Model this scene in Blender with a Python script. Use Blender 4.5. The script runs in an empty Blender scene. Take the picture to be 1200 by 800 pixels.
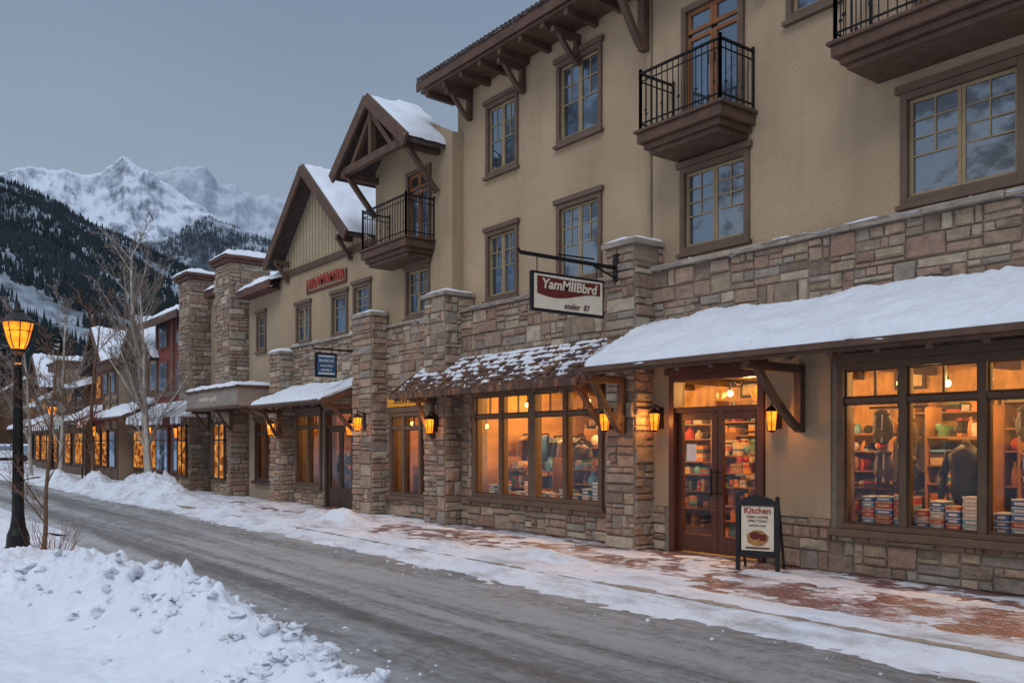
import bpy, math, random
from mathutils import Vector, noise, Matrix
R = random.Random(11)
scene = bpy.context.scene
coll = scene.collection
WP = {}

# ------------------------------------------------------------------ materials
class G:
    def __init__(s, name):
        s.m = bpy.data.materials.new(name); s.m.use_nodes = True
        s.nt = s.m.node_tree; s.n = s.nt.nodes; s.l = s.nt.links
        s.n.clear()
        s.out = s.n.new('ShaderNodeOutputMaterial')
        s.tc = s.n.new('ShaderNodeTexCoord')
    def put(s, sock, v):
        if hasattr(v, 'links') or isinstance(v, bpy.types.NodeSocket): s.l.new(v, sock)
        else:
            if isinstance(v, (tuple, list)) and len(v) == 3 and sock.type == 'RGBA': v = (*v, 1)
            sock.default_value = v
    def map(s, scale=(1, 1, 1), rot=(0, 0, 0)):
        mp = s.n.new('ShaderNodeMapping'); s.l.new(s.tc.outputs['Object'], mp.inputs[0])
        mp.inputs['Scale'].default_value = scale; mp.inputs['Rotation'].default_value = rot
        return mp.outputs[0]
    def noise(s, scale, detail=4, rough=.55, vec=None, dist=0):
        t = s.n.new('ShaderNodeTexNoise'); t.inputs['Scale'].default_value = scale
        t.inputs['Detail'].default_value = detail; t.inputs['Roughness'].default_value = rough
        t.inputs['Distortion'].default_value = dist
        s.l.new(vec if vec else s.tc.outputs['Object'], t.inputs['Vector'])
        return t.outputs[0]
    def ramp(s, fac, stops):
        r = s.n.new('ShaderNodeValToRGB'); s.l.new(fac, r.inputs[0])
        e = r.color_ramp.elements
        while len(e) < len(stops): e.new(.5)
        for k, (p, c) in enumerate(stops):
            e[k].position = p
            e[k].color = (c, c, c, 1) if not isinstance(c, tuple) else (*c[:3], 1)
        return r.outputs[0]
    def mix(s, f, a, b, mode='MIX'):
        x = s.n.new('ShaderNodeMix'); x.data_type = 'RGBA'; x.blend_type = mode
        s.put(x.inputs[0], f); s.put(x.inputs[6], a); s.put(x.inputs[7], b)
        return x.outputs[2]
    def math(s, op, a, b=0.0):
        x = s.n.new('ShaderNodeMath'); x.operation = op
        s.put(x.inputs[0], a); s.put(x.inputs[1], b); return x.outputs[0]
    def axis(s, i):
        x = s.n.new('ShaderNodeSeparateXYZ'); s.l.new(s.tc.outputs['Object'], x.inputs[0]); return x.outputs[i]
    def bump(s, h, strength=.3, dist=.02):
        b = s.n.new('ShaderNodeBump'); b.inputs['Strength'].default_value = strength
        b.inputs['Distance'].default_value = dist; s.l.new(h, b.inputs['Height']); return b.outputs[0]
    def bsdf(s, col, rough=.7, metal=0., normal=None, spec=.5, emis=None, es=0):
        p = s.n.new('ShaderNodeBsdfPrincipled')
        s.put(p.inputs['Base Color'], col); s.put(p.inputs['Roughness'], rough)
        s.put(p.inputs['Metallic'], metal); p.inputs['Specular IOR Level'].default_value = spec
        if normal: s.l.new(normal, p.inputs['Normal'])
        if emis: s.put(p.inputs['Emission Color'], emis); p.inputs['Emission Strength'].default_value = es
        s.l.new(p.outputs[0], s.out.inputs[0]); return p

def simple(name, col, rough=.7, var=.2, scale=6, bump=.15, dist=.01, metal=0, vec=(1, 1, 1), spec=.4, emis=None, es=0):
    g = G(name); v = g.map(vec)
    n1 = g.noise(scale, 5, .6, v); n2 = g.noise(scale*6, 3, .6, v)
    a = tuple(c*(1-var) for c in col); b = tuple(min(1, c*(1+var)) for c in col)
    c = g.mix(g.ramp(n1, [(.3, 0.), (.7, 1.)]), a, b)
    g.bsdf(c, rough, metal, g.bump(n2, bump, dist) if bump else None, spec, emis, es)
    return g.m

def emit(name, col, st, lo=.7, hi=1.3, sc=14):
    g = G(name); e = g.n.new('ShaderNodeEmission'); n = g.noise(sc, 2)
    c = g.mix(g.ramp(n, [(.35, 0.), (.65, 1.)]), tuple(x*lo for x in col), tuple(min(1.5, x*hi) for x in col))
    g.l.new(c, e.inputs[0]); e.inputs[1].default_value = st
    g.l.new(e.outputs[0], g.out.inputs[0]); return g.m

def glass(name, tint=(1, 1, 1), dark=None, refl=.0, gc=(.9, .93, 1), bs=.12):
    g = G(name)
    gl = g.n.new('ShaderNodeBsdfGlossy'); gl.inputs['Roughness'].default_value = .02
    gl.inputs['Color'].default_value = (*gc, 1)
    fr = g.n.new('ShaderNodeFresnel'); fr.inputs[0].default_value = 1.5
    nb = g.bump(g.noise(1.3, 2), bs, .02)
    g.l.new(nb, gl.inputs['Normal'])
    if dark:
        a = g.n.new('ShaderNodeBsdfPrincipled')
        g.put(a.inputs['Base Color'], g.mix(g.ramp(g.noise(2.2, 5, .65, g.map((1, 1, .6))), [(.42, 0.), (.6, 1.)]), dark, tuple(d*3 for d in dark)))
        a.inputs['Roughness'].default_value = .4
    else:
        a = g.n.new('ShaderNodeBsdfTransparent'); a.inputs[0].default_value = (*tint, 1)
    f = g.math('ADD', fr.outputs[0], refl)
    if dark:
        f = g.math('MULTIPLY', f, g.ramp(g.noise(.8, 7, .65, g.map((1, 1, 1.6))), [(.42, .3), (.50, 1.)]))  # noise paints broken reflection patches into the glossy mix
    mx = g.n.new('ShaderNodeMixShader'); g.l.new(f, mx.inputs[0])
    g.l.new(a.outputs[0], mx.inputs[1]); g.l.new(gl.outputs[0], mx.inputs[2])
    g.l.new(mx.outputs[0], g.out.inputs[0]); return g.m

def snow_mat(name, col=(.78, .83, .91), dirt=0.):
    g = G(name)
    a = g.noise(2.2, 5, .6); b = g.noise(18, 6, .65); c = g.noise(90, 3, .6)
    base = g.mix(g.ramp(a, [(.3, 0.), (.7, 1.)]), tuple(x*.9 for x in col), col)
    if dirt:
        d = g.ramp(g.noise(1.3, 10, .78, g.map((.7, 1.6, 1))), [(.48, 0.), (.66, dirt)])
        base = g.mix(d, base, (.26, .23, .22))
    h = g.math('ADD', g.math('MULTIPLY', b, .8), g.math('MULTIPLY', c, .25))
    g.bsdf(base, .75, 0, g.bump(h, .6, .035), .3)
    return g.m

M = {}
M['snow'] = snow_mat('snow')
M['snowd'] = snow_mat('trodden_snow', (.75, .80, .88), .7)
def stucco(name, col):
    g = G(name)
    n = g.noise(.7, 6, .6); st = g.noise(1.1, 5, .6, g.map((2.5, 2.5, .25)))
    c = g.mix(g.ramp(n, [(.3, 0.), (.7, 1.)]), tuple(x*.86 for x in col), tuple(x*1.1 for x in col))
    c = g.mix(g.ramp(st, [(.5, 0.), (.8, .35)]), c, tuple(x*.6 for x in col))
    g.bsdf(c, .9, 0, g.bump(g.noise(24, 6, .68), .8, .03), .2); return g.m
M['stucco'] = stucco('tan_stucco', (.435, .325, .215))
M['stucco2'] = stucco('ochre_stucco', (.385, .295, .19))
M['stucco3'] = stucco('grey_tan_stucco', (.37, .285, .20))
def batten():
    g = G('board_and_batten'); w = g.n.new('ShaderNodeTexWave'); w.wave_type = 'BANDS'; w.bands_direction = 'X'
    g.l.new(g.map(), w.inputs[0]); w.inputs['Scale'].default_value = 1.6
    r = g.ramp(w.outputs[1], [(.78, 0.), (.86, 1.)])
    c = g.mix(g.ramp(g.noise(3, 4), [(.3, 0.), (.7, 1.)]), (.33, .27, .17), (.42, .34, .22))
    c = g.mix(r, c, (.24, .19, .12)); g.bsdf(c, .85, 0, g.bump(r, .7, .03), .2); return g.m
M['batten'] = batten()
def stonem():
    g = G('ashlar_stone'); at = g.n.new('ShaderNodeVertexColor'); at.layer_name = 'Col'
    n = g.noise(8, 8, .70); n2 = g.noise(40, 5, .6)
    c = g.mix(g.ramp(n, [(.28, 0.), (.72, 1.)]), (.66, .62, .59), (1.25, 1.22, 1.18))
    c = g.mix(1.0, at.outputs[0], c, 'MULTIPLY')
    c = g.mix(g.ramp(g.noise(3.1, 7, .7), [(.56, 0.), (.74, .45)]), c, (.13, .10, .085))
    c = g.mix(g.ramp(g.noise(5.3, 7, .7), [(.58, 0.), (.70, .4)]), c, (.52, .45, .37))
    c = g.mix(g.ramp(g.noise(2.3, 5, .7), [(.56, 0.), (.70, .22)]), c, (.34, .20, .15))
    g.bsdf(c, .85, 0, g.bump(g.math('ADD', n, g.math('MULTIPLY', n2, .5)), 1.0, .05), .25); return g.m
M['stone'] = stonem()
M['mortar'] = simple('mortar', (.24, .20, .16), .95, .2, 12, .3)
M['cap'] = simple('flagstone', (.31, .26, .21), .9, .3, 5, .4)
M['timber'] = simple('brown_timber', (.10, .056, .037), .65, .3, 5, .25, .01, 0, (1, 1, 1))
M['trim'] = simple('taupe_trim', (.125, .082, .056), .6, .18, 4, .12)
M['dark'] = simple('dark_timber', (.055, .035, .026), .65, .3, 5, .2)
M['sash'] = simple('tan_sash', (.30, .22, .125), .55, .12, 4, .08)
M['doorw'] = simple('stained_door_wood', (.085, .028, .016), .4, .3, 3, .15, .01, 0, (6, 6, .6))
M['orangew'] = simple('orange_stained_wood', (.24, .095, .035), .5, .2, 4, .1)
M['iron'] = simple('black_iron', (.018, .018, .02), .45, .2, 20, .15, .005, .5)
M['roof'] = simple('dark_roof_shingle', (.07, .05, .045), .85, .35, 9, .6, .03)
M['glassup'] = glass('upper_window_glass', dark=(.008, .012, .018), refl=.28, gc=(.62, .80, 1.), bs=.3)
M['glasshop'] = glass('shop_glass', tint=(.97, .96, .94))
M['redwood'] = simple('dark_red_siding', (.19, .045, .032), .7, .25, 2, .4, .02, 0, (.4, .4, 12))
M['brownwood'] = simple('brown_log_siding', (.13, .075, .045), .75, .3, 2, .4, .02, 0, (.4, .4, 10))
M['cornice'] = simple('brown_cornice', (.12, .055, .04), .65, .25, 5, .25)
M['bulb'] = emit('lamp_glow', (1., .56, .18), 8)
M['bulbs'] = emit('orange_globe_glow', (1., .30, .03), 1.5, .5, 1.5, 9)
M['lampglass'] = emit('amber_lantern_glass', (1., .25, .018), 1.9, .7, 1.5, 7)
def winglow():
    g = G('painted_room_glow'); e = g.n.new('ShaderNodeEmission')  # room light and goods painted as an emissive cell pattern
    v = g.n.new('ShaderNodeTexVoronoi'); v.distance = 'CHEBYCHEV'; v.inputs['Scale'].default_value = 4.2; g.l.new(g.map((1, 1, 1.4)), v.inputs['Vector'])
    sp = g.n.new('ShaderNodeSeparateColor'); g.l.new(v.outputs['Color'], sp.inputs[0])
    c = g.ramp(sp.outputs[0], [(.0, (.10, .035, .01)), (.3, (.35, .11, .02)), (.5, (.85, .32, .07)), (.7, (.45, .12, .03)), (.85, (1., .48, .14)), (1., (.2, .1, .05))])
    g.l.new(c, e.inputs[0]); e.inputs[1].default_value = .8
    g.l.new(e.outputs[0], g.out.inputs[0]); return g.m
M['winglow'] = winglow()
M['interior'] = simple('warm_interior_wood', (.46, .25, .085), .6, .5, 1.4, .15, .01, 0, (3.5, .5, 1.5))
M['shelfw'] = simple('honey_shelf_wood', (.26, .13, .05), .5, .3, 3, .1)
M['floorw'] = simple('wood_floor', (.24, .13, .06), .35, .3, 3, .1, .01, 0, (1, 8, 1))
def rust():
    g = G('weathered_metal_lamp_streaks')
    n = g.noise(2.2, 6, .65, g.map((4, .8, .8))); n2 = g.noise(7, 6, .7)
    c = g.ramp(n, [(.3, (.06, .032, .022)), (.50, (.10, .045, .028)), (.58, (.33, .14, .045)), (.66, (.09, .045, .03))])  # rust browns; orange streaks also paint in light reflected from lamps
    c = g.mix(g.ramp(n2, [(.42, 0.), (.7, .7)]), c, (.055, .035, .028))
    g.bsdf(c, .55, .15, g.bump(n2, .3, .01), .5); return g.m
M['rust'] = rust()
def road():
    g = G('slushy_asphalt')
    tr = g.noise(1., 6, .6, g.map((.04, 1.3, 1)), .3)
    st = g.noise(1., 10, .8, g.map((1.2, 5.5, 1)), 1.0)
    fi = g.noise(7, 10, .82); gr = g.noise(55, 4, .75)
    v = g.math('ADD', g.math('MULTIPLY', tr, .48), g.math('ADD', g.math('MULTIPLY', st, .26), g.math('MULTIPLY', fi, .26)))
    c = g.ramp(v, [(.40, (.12, .118, .116)), (.455, (.20, .197, .193)), (.50, (.32, .32, .32)), (.56, (.55, .56, .575))])
    y = g.axis(1)
    ed = g.math('MULTIPLY', g.math('ABSOLUTE', g.math('ADD', y, 5.0)), .52)
    ed = g.math('ADD', g.math('POWER', ed, 2.8), g.math('MULTIPLY', g.math('SUBTRACT', g.noise(1., 10, .78, g.map((.8, 2.4, 1)), .6), .5), 2.6))
    c = g.mix(g.ramp(ed, [(.25, 0.), (.95, .9)]), c, (.66, .69, .74))
    c = g.mix(g.ramp(gr, [(.5, 0.), (.8, .5)]), c, (.58, .59, .60))
    rr = g.ramp(v, [(.40, .38), (.50, .85)])
    g.bsdf(c, rr, 0, g.bump(g.math('ADD', fi, g.math('ADD', st, tr)), 1.0, .07), .4); return g.m
M['road'] = road()
def paver():
    g = G('red_brick_paving'); b = g.n.new('ShaderNodeTexBrick'); g.l.new(g.map(), b.inputs[0])
    b.inputs['Scale'].default_value = 4.2; b.inputs['Color1'].default_value = (.23, .06, .05, 1)
    b.inputs['Color2'].default_value = (.11, .042, .038, 1); b.inputs['Mortar'].default_value = (.28, .25, .24, 1)
    b.inputs['Mortar Size'].default_value = .024
    n = g.noise(1.8, 10, .8)
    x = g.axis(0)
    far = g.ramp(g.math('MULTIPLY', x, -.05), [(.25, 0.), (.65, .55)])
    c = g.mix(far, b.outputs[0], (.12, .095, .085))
    c = g.mix(g.ramp(n, [(.48, 0.), (.58, .9)]), c, (.62, .63, .67))
    g.bsdf(c, g.ramp(n, [(.3, .25), (.6, .7)]), 0, g.bump(g.math('SUBTRACT', n, b.outputs[1]), .5, .012)); return g.m
M['paver'] = paver()
M['bark'] = simple('pale_aspen_bark', (.42, .38, .33), .85, .35, 9, .3, .01, 0, (1, 1, .4))
M['barkd'] = simple('brown_bark', (.15, .085, .05), .85, .3, 12, .3)
M['twig'] = simple('grey_twig', (.24, .19, .155), .85, .3, 12, 0)
M['twigr'] = simple('russet_twig', (.19, .10, .055), .85, .3, 12, 0)
M['needle'] = simple('conifer_needles', (.022, .035, .026), .9, .4, 3, 0)
M['cream'] = simple('cream_paint', (.66, .58, .46), .5, .10, 5, .05)
M['redp'] = simple('dark_red_paint', (.12, .016, .012), .5, .1, 5, .05)
M['redl'] = simple('red_letter_paint', (.33, .035, .02), .5, .1, 5, .05)
M['black'] = simple('black_paint', (.012, .012, .014), .5, .2, 8, .05)
M['bluep'] = simple('blue_sign_paint', (.03, .10, .22), .5, .15, 5, .05)
M['white'] = simple('white_paint', (.75, .76, .78), .6, .05, 4, .05)
M['grey'] = simple('grey_fabric', (.30, .33, .38), .8, .15, 4, .2)
M['greenf'] = simple('green_fabric', (.05, .12, .09), .8, .15, 4, .2)
M['redf'] = simple('red_fabric', (.30, .05, .04), .8, .15, 4, .2)
M['tan'] = simple('weathered_grey_fascia', (.27, .235, .20), .7, .2, 4, .1)
M['yellow'] = simple('brown_picture', (.36, .17, .05), .5, .35, 14, .05)
GC = [(.50, .06, .04), (.05, .16, .42), (.55, .42, .25), (.08, .2, .12), (.6, .25, .06), (.02, .02, .025), (.5, .45, .4), (.07, .05, .045), (.15, .40, .62), (.38, .19, .09)]
for i, c in enumerate(GC): M['g%d' % i] = simple('goods_colour_%s' % 'abcdefghij'[i], c, .6, .3, 9, .15)

# ------------------------------------------------------------------ mesh builder
class MB:
    def __init__(s): s.v = []; s.f = []; s.mi = []; s.c = []
    def face(s, pts, mi=0, col=None):
        b = len(s.v); s.v += [tuple(p) for p in pts]; s.f.append(tuple(range(b, b+len(pts)))); s.mi.append(mi); s.c.append(col)
    def idx(s, verts, faces, mi=0, col=None):
        b = len(s.v); s.v += [tuple(p) for p in verts]
        for f in faces: s.f.append(tuple(b+i for i in f)); s.mi.append(mi); s.c.append(col)
    def box(s, x0, x1, y0, y1, z0, z1, mi=0, col=None):
        if x0 > x1: x0, x1 = x1, x0
        if y0 > y1: y0, y1 = y1, y0
        if z0 > z1: z0, z1 = z1, z0
        V = [(x0, y0, z0), (x1, y0, z0), (x1, y1, z0), (x0, y1, z0), (x0, y0, z1), (x1, y0, z1), (x1, y1, z1), (x0, y1, z1)]
        s.idx(V, [(0, 3, 2, 1), (4, 5, 6, 7), (0, 1, 5, 4), (1, 2, 6, 5), (2, 3, 7, 6), (3, 0, 4, 7)], mi, col)
    def beam(s, p, q, w, h, mi=0, up=(0, 0, 1)):
        p = Vector(p); q = Vector(q); d = (q-p).normalized(); u = Vector(up)
        sd = d.cross(u)
        if sd.length < 1e-4: sd = d.cross(Vector((0, 1, 0)))
        sd.normalize(); u = sd.cross(d).normalized(); a = sd*w/2; b = u*h/2
        V = [p-a-b, p+a-b, p+a+b, p-a+b, q-a-b, q+a-b, q+a+b, q-a+b]
        s.idx(V, [(0, 3, 2, 1), (4, 5, 6, 7), (0, 1, 5, 4), (1, 2, 6, 5), (2, 3, 7, 6), (3, 0, 4, 7)], mi)
    def cyl(s, p, q, r0, r1=None, n=8, mi=0, caps=True):
        if r1 is None: r1 = r0
        p = Vector(p); q = Vector(q); d = (q-p).normalized()
        a = d.cross(Vector((0, 0, 1)))
        if a.length < 1e-3: a = Vector((1, 0, 0))
        a.normalize(); b = d.cross(a)
        V = []
        for P, r in ((p, r0), (q, r1)):
            for i in range(n):
                t = 2*math.pi*i/n; V.append(P+a*math.cos(t)*r+b*math.sin(t)*r)
        F = [(i, (i+1) % n, n+(i+1) % n, n+i) for i in range(n)]
        if caps: F += [tuple(range(n-1, -1, -1)), tuple(range(n, 2*n))]
        s.idx(V, F, mi)
    def lathe(s, c, prof, n=14, mi=0):
        V = []; F = []
        for r, z in prof:
            for i in range(n):
                t = 2*math.pi*i/n; V.append((c[0]+r*math.cos(t), c[1]+r*math.sin(t), c[2]+z))
        for j in range(len(prof)-1):
            for i in range(n):
                F.append((j*n+i, j*n+(i+1) % n, (j+1)*n+(i+1) % n, (j+1)*n+i))
        F.append(tuple(range(n-1, -1, -1))); F.append(tuple(range((len(prof)-1)*n, len(prof)*n)))
        s.idx(V, F, mi)
    def blob(s, c, r, seed=0, n=8, m=6, sq=(1, 1, 1), amp=.25, mi=0):
        V = []; F = []; c = Vector(c)
        for j in range(m+1):
            ph = math.pi*j/m
            for i in range(n):
                t = 2*math.pi*i/n
                d = Vector((math.sin(ph)*math.cos(t), math.sin(ph)*math.sin(t), math.cos(ph)))
                k = r*(1+amp*noise.noise(d*1.7+Vector((seed*3.1, seed, 0))))
                V.append(c+Vector((d.x*k*sq[0], d.y*k*sq[1], d.z*k*sq[2])))
        for j in range(m):
            for i in range(n): F.append((j*n+i, (j+1)*n+i, (j+1)*n+(i+1) % n, j*n+(i+1) % n))
        s.idx(V, F, mi)
    def rot(s, ang, c):
        ca, sa = math.cos(ang), math.sin(ang)
        s.v = [(c[0]+(x-c[0])*ca-(y-c[1])*sa, c[1]+(x-c[0])*sa+(y-c[1])*ca, z) for x, y, z in s.v]
    def build(s, name, mats, parent=None, smooth=False, bevel=0, origin=None, **kw):
        if not isinstance(mats, (list, tuple)): mats = [mats]
        if parent is not None: o = WP[parent]
        elif origin is not None: o = Vector(origin)
        else:
            xs = [v[0] for v in s.v]; ys = [v[1] for v in s.v]; zs = [v[2] for v in s.v]
            o = Vector(((min(xs)+max(xs))/2, (min(ys)+max(ys))/2, min(zs)))
        me = bpy.data.meshes.new(name)
        me.from_pydata([(v[0]-o.x, v[1]-o.y, v[2]-o.z) for v in s.v], [], s.f)
        for m in mats: me.materials.append(M[m] if isinstance(m, str) else m)
        me.polygons.foreach_set('material_index', s.mi)
        if smooth: me.polygons.foreach_set('use_smooth', [True]*len(s.f))
        if any(c is not None for c in s.c):
            ca = me.color_attributes.new('Col', 'FLOAT_COLOR', 'CORNER'); arr = []
            for f, c in zip(s.f, s.c):
                c = c or (.3, .25, .2)
                arr += [c[0], c[1], c[2], 1]*len(f)
            ca.data.foreach_set('color', arr)
        me.update()
        ob = bpy.data.objects.new(name, me); coll.objects.link(ob)
        if parent is not None: ob.parent = parent
        else: ob.location = o
        WP[ob] = o
        if bevel:
            b = ob.modifiers.new('bevel', 'BEVEL'); b.width = bevel; b.segments = 2; b.limit_method = 'ANGLE'
        for k, v in kw.items(): ob[k] = v
        return ob

def root(name, loc, label, category, group=None):
    e = bpy.data.objects.new(name, None); e.empty_display_size = .2; coll.objects.link(e)
    e.location = loc; WP[e] = Vector(loc); e['label'] = label; e['category'] = category
    if group: e['group'] = group
    return e

def text(s, size, mat, parent, pos, axis='front', name='lettering', ext=.006, ang=0, sx=1, shear=0, off=0):
    cu = bpy.data.curves.new('t', 'FONT'); cu.body = s; cu.size = size; cu.extrude = ext
    cu.align_x = 'CENTER'; cu.align_y = 'CENTER'; cu.shear = shear; cu.offset = off
    ob = bpy.data.objects.new('t', cu); coll.objects.link(ob); bpy.context.view_layer.update()
    me = bpy.data.meshes.new_from_object(ob.evaluated_get(bpy.context.evaluated_depsgraph_get()))
    bpy.data.objects.remove(ob)
    if axis == 'front': m3 = Matrix(((1, 0, 0), (0, 0, -1), (0, 1, 0)))
    else: m3 = Matrix(((0, 0, 1), (1, 0, 0), (0, 1, 0)))
    m4 = Matrix.Rotation(ang, 4, 'Z') @ m3.to_4x4() @ Matrix.Diagonal((sx, 1, 1, 1))
    me.transform(Matrix.Translation(Vector(pos)-WP[parent]) @ m4)
    me.materials.clear(); me.materials.append(M[mat]); me.name = name
    o = bpy.data.objects.new(name, me); coll.objects.link(o); o.parent = parent; WP[o] = WP[parent]
    return o

def plight(loc, power, col=(1, .5, .17), size=.06, parent=None, name='light_bulb'):
    l = bpy.data.lights.new(name, 'POINT'); l.energy = power; l.color = col; l.shadow_soft_size = size
    o = bpy.data.objects.new(name, l); coll.objects.link(o)
    if parent is not None: o.parent = parent; o.location = Vector(loc)-WP[parent]
    else: o.location = loc
    return o

def holed_wall(mb, x0, x1, z0, z1, y0, y1, holes, mi=0):
    xs = sorted({x0, x1, *[h[0] for h in holes], *[h[1] for h in holes]}); xs = [x for x in xs if x0 <= x <= x1]
    zs = sorted({z0, z1, *[h[2] for h in holes], *[h[3] for h in holes]}); zs = [z for z in zs if z0 <= z <= z1]
    for a, b in zip(xs, xs[1:]):
        for c, d in zip(zs, zs[1:]):
            mx, mz = (a+b)/2, (c+d)/2
            if any(h[0] < mx < h[1] and h[2] < mz < h[3] for h in holes): continue
            mb.face([(a, y0, c), (b, y0, c), (b, y0, d), (a, y0, d)], mi)
            mb.face([(b, y1, c), (a, y1, c), (a, y1, d), (b, y1, d)], mi)
    for h in holes:
        a, b, c, d = h[:4]
        mb.face([(a, y0, c), (a, y1, c), (a, y1, d), (a, y0, d)], mi); mb.face([(b, y0, c), (b, y0, d), (b, y1, d), (b, y1, c)], mi)
        mb.face([(a, y0, c), (b, y0, c), (b, y1, c), (a, y1, c)], mi); mb.face([(a, y0, d), (a, y1, d), (b, y1, d), (b, y0, d)], mi)
    mb.face([(x0, y0, z0), (x0, y0, z1), (x0, y1, z1), (x0, y1, z0)], mi); mb.face([(x1, y0, z0), (x1, y1, z0), (x1, y1, z1), (x1, y0, z1)], mi)
    mb.face([(x0, y0, z1), (x1, y0, z1), (x1, y1, z1), (x0, y1, z1)], mi)

PAL = [(.44, .35, .255), (.38, .29, .215), (.49, .41, .31), (.33, .26, .20), (.42, .31, .23), (.36, .245, .185), (.33, .29, .25), (.52, .45, .35), (.44, .32, .245), (.40, .33, .26), (.29, .22, .175), (.39, .27, .205), (.37, .33, .285)]
def rects(x0, x1, z0, z1):
    out = []
    def sp(x, z, w, h, dep):
        if (h > .32 or (h > .17 and R.random() < .42)) and dep < 5 and not (w > 1.1*h*2.2 and R.random() < .6 and w > .5):
            k = R.uniform(.30, .70)*h; sp(x, z, w, k, dep+1); sp(x, z+k, w, h-k, dep+1)
        elif w > .6 or (w > .24 and R.random() < .42 and dep < 4):
            k = R.uniform(.28, .72)*w; sp(x, z, k, h, dep+1); sp(x+k, z, w-k, h, dep+1)
        else: out.append((x, x+w, z, z+h))
    z = z0
    while z < z1-1e-4:
        bh = R.uniform(.26, .56)
        if z1-z-bh < .18: bh = z1-z
        x = x0
        while x < x1-1e-4:
            cw = R.uniform(.3, .9)
            if x1-x-cw < .2: cw = x1-x
            sp(x, z, cw, bh, 0); x += cw
        z += bh
    return out
def sub(r, h):
    a, b, c, d = r; A, B, C, D = h[:4]
    if b <= A or a >= B or d <= C or c >= D: return [r]
    o = []
    if a < A: o.append((a, A, c, d))
    if b > B: o.append((B, b, c, d))
    a2, b2 = max(a, A), min(b, B)
    if c < C: o.append((a2, b2, c, C))
    if d > D: o.append((a2, b2, D, d))
    return o
def stones(mb, x0, x1, z0, z1, holes, fr, dmin=.012, dmax=.055):
    for r in rects(x0, x1, z0, z1):
        L = [r]
        for h in holes: L = [q for p in L for q in sub(p, h)]
        for a, b, c, d in L:
            if b-a < .045 or d-c < .04: continue
            g = .005; dd = R.uniform(dmin, dmax); k = min(.022, (b-a)*.2, (d-c)*.2)
            J = min(.016, (b-a)*.09, (d-c)*.09)
            j = lambda: R.uniform(-J, J)
            o4 = [(a+g+abs(j()), c+g+abs(j())), (b-g-abs(j()), c+g+abs(j())), (b-g-abs(j()), d-g-abs(j())), (a+g+abs(j()), d-g-abs(j()))]
            i4 = [(a+g+k+j(), c+g+k+j()), (b-g-k+j(), c+g+k+j()), (b-g-k+j(), d-g-k+j()), (a+g+k+j(), d-g-k+j())]
            V = [fr(u, v, 0.0) for u, v in o4]+[fr(u, v, dd*.6) for u, v in o4]+[fr(u, v, dd+j()) for u, v in i4]
            col = R.choice(PAL); m = R.uniform(.84, 1.12); col = tuple(x*m for x in col)
            F = [(8, 9, 10, 11)]+[(i, (i+1) % 4, 4+(i+1) % 4, 4+i) for i in range(4)]+[(4+i, 4+(i+1) % 4, 8+(i+1) % 4, 8+i) for i in range(4)]
            mb.idx(V, F, 0, col)
def front(y): return lambda u, v, d: (u, y-d, v)
def right(x): return lambda u, v, d: (x+d, u, v)
def left(x): return lambda u, v, d: (x-d, u, v)

def pillar(bld, x0, x1, p, z1, name='stone_pillar', back=0.0, capz=.09, over=.07, snow=True):
    mb = MB(); mb.box(x0, x1, -p, back, 0, z1, 1)
    stones(mb, x0, x1, 0, z1, [], front(-p)); stones(mb, -p, back, 0, z1, [], right(x1)); stones(mb, -p, back, 0, z1, [], left(x0))
    o = mb.build(name, ['stone', 'mortar'], bld)
    c = MB(); c.box(x0-over, x1+over, -p-over, back+.0, z1+.003, z1+capz); c.build('cap', 'cap', o, bevel=.015)
    if snow: sheet('snow_cap', o, (x0-over+.02, -p-over+.02, z1+capz), (x1+over-.02, -p-over+.02, z1+capz), (x0-over+.02, back, z1+capz), (x1+over-.02, back, z1+capz), 10, 8, .10)
    return o

def sheet(name, parent, p00, p10, p01, p11, nu, nv, th, seed=None, patch=None, mat='snow', jit=.03, vb=0, ps=1., lump=0, **kw):
    """snow lying on a sloping rectangle; patch = threshold for bare gaps"""
    seed = R.uniform(0, 99) if seed is None else seed
    p00, p10, p01, p11 = map(Vector, (p00, p10, p01, p11)); V = []
    for j in range(nv+1):
        for i in range(nu+1):
            u, v = i/nu, j/nv
            P = (p00*(1-u)+p10*u)*(1-v)+(p01*(1-u)+p11*u)*v
            q = Vector((P.x*1.1+seed, P.y*1.1, P.z*1.1))
            e = min(1, min(u, 1-u)*nu/2.2, min(v, 1-v)*nv/2.2); e = math.sqrt(max(0, e))
            t = th*(.85+.55*noise.noise(q)+.25*noise.noise(q*4)+.12*noise.noise(q*11))
            if lump: t = th*(.75+lump*(.7*noise.noise(q*.9)+.5*noise.noise(q*2.7)+.35*abs(noise.noise(q*6.5))+.22*noise.noise(q*15))); t = max(t, .02)
            if patch is not None:
                qq = q*ps
                t = th*(1.5*(noise.noise(Vector((qq.x*1.6, qq.y*3.2, seed)))+.7*noise.noise(qq*5)+.6*noise.noise(qq*13))-patch+vb*(v-.5))
            if patch is not None: t = min(t, th); z = t*e-(.012 if t > 0 else .03)
            else: z = t*e-.012
            dx = jit*noise.noise(q*3)*(1 if u in (0, 1) or v in (0, 1) else 0)
            fy = (.02+(.05*noise.noise(q*2.1)+.03*noise.noise(q*7) if lump else 0)) if v == 0 else 0
            V.append((P.x+dx, P.y+jit*noise.noise(q*3.7+Vector((5, 0, 0)))*(1 if v in (0, 1) else 0)-fy, P.z+z-(.5*abs(fy) if lump else 0)))
    F = []
    for j in range(nv):
        for i in range(nu):
            a = j*(nu+1)+i; F.append((a, a+1, a+nu+2, a+nu+1))
    mb = MB(); mb.idx(V, F); return mb.build(name, mat, parent, smooth=True, **kw)

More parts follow.
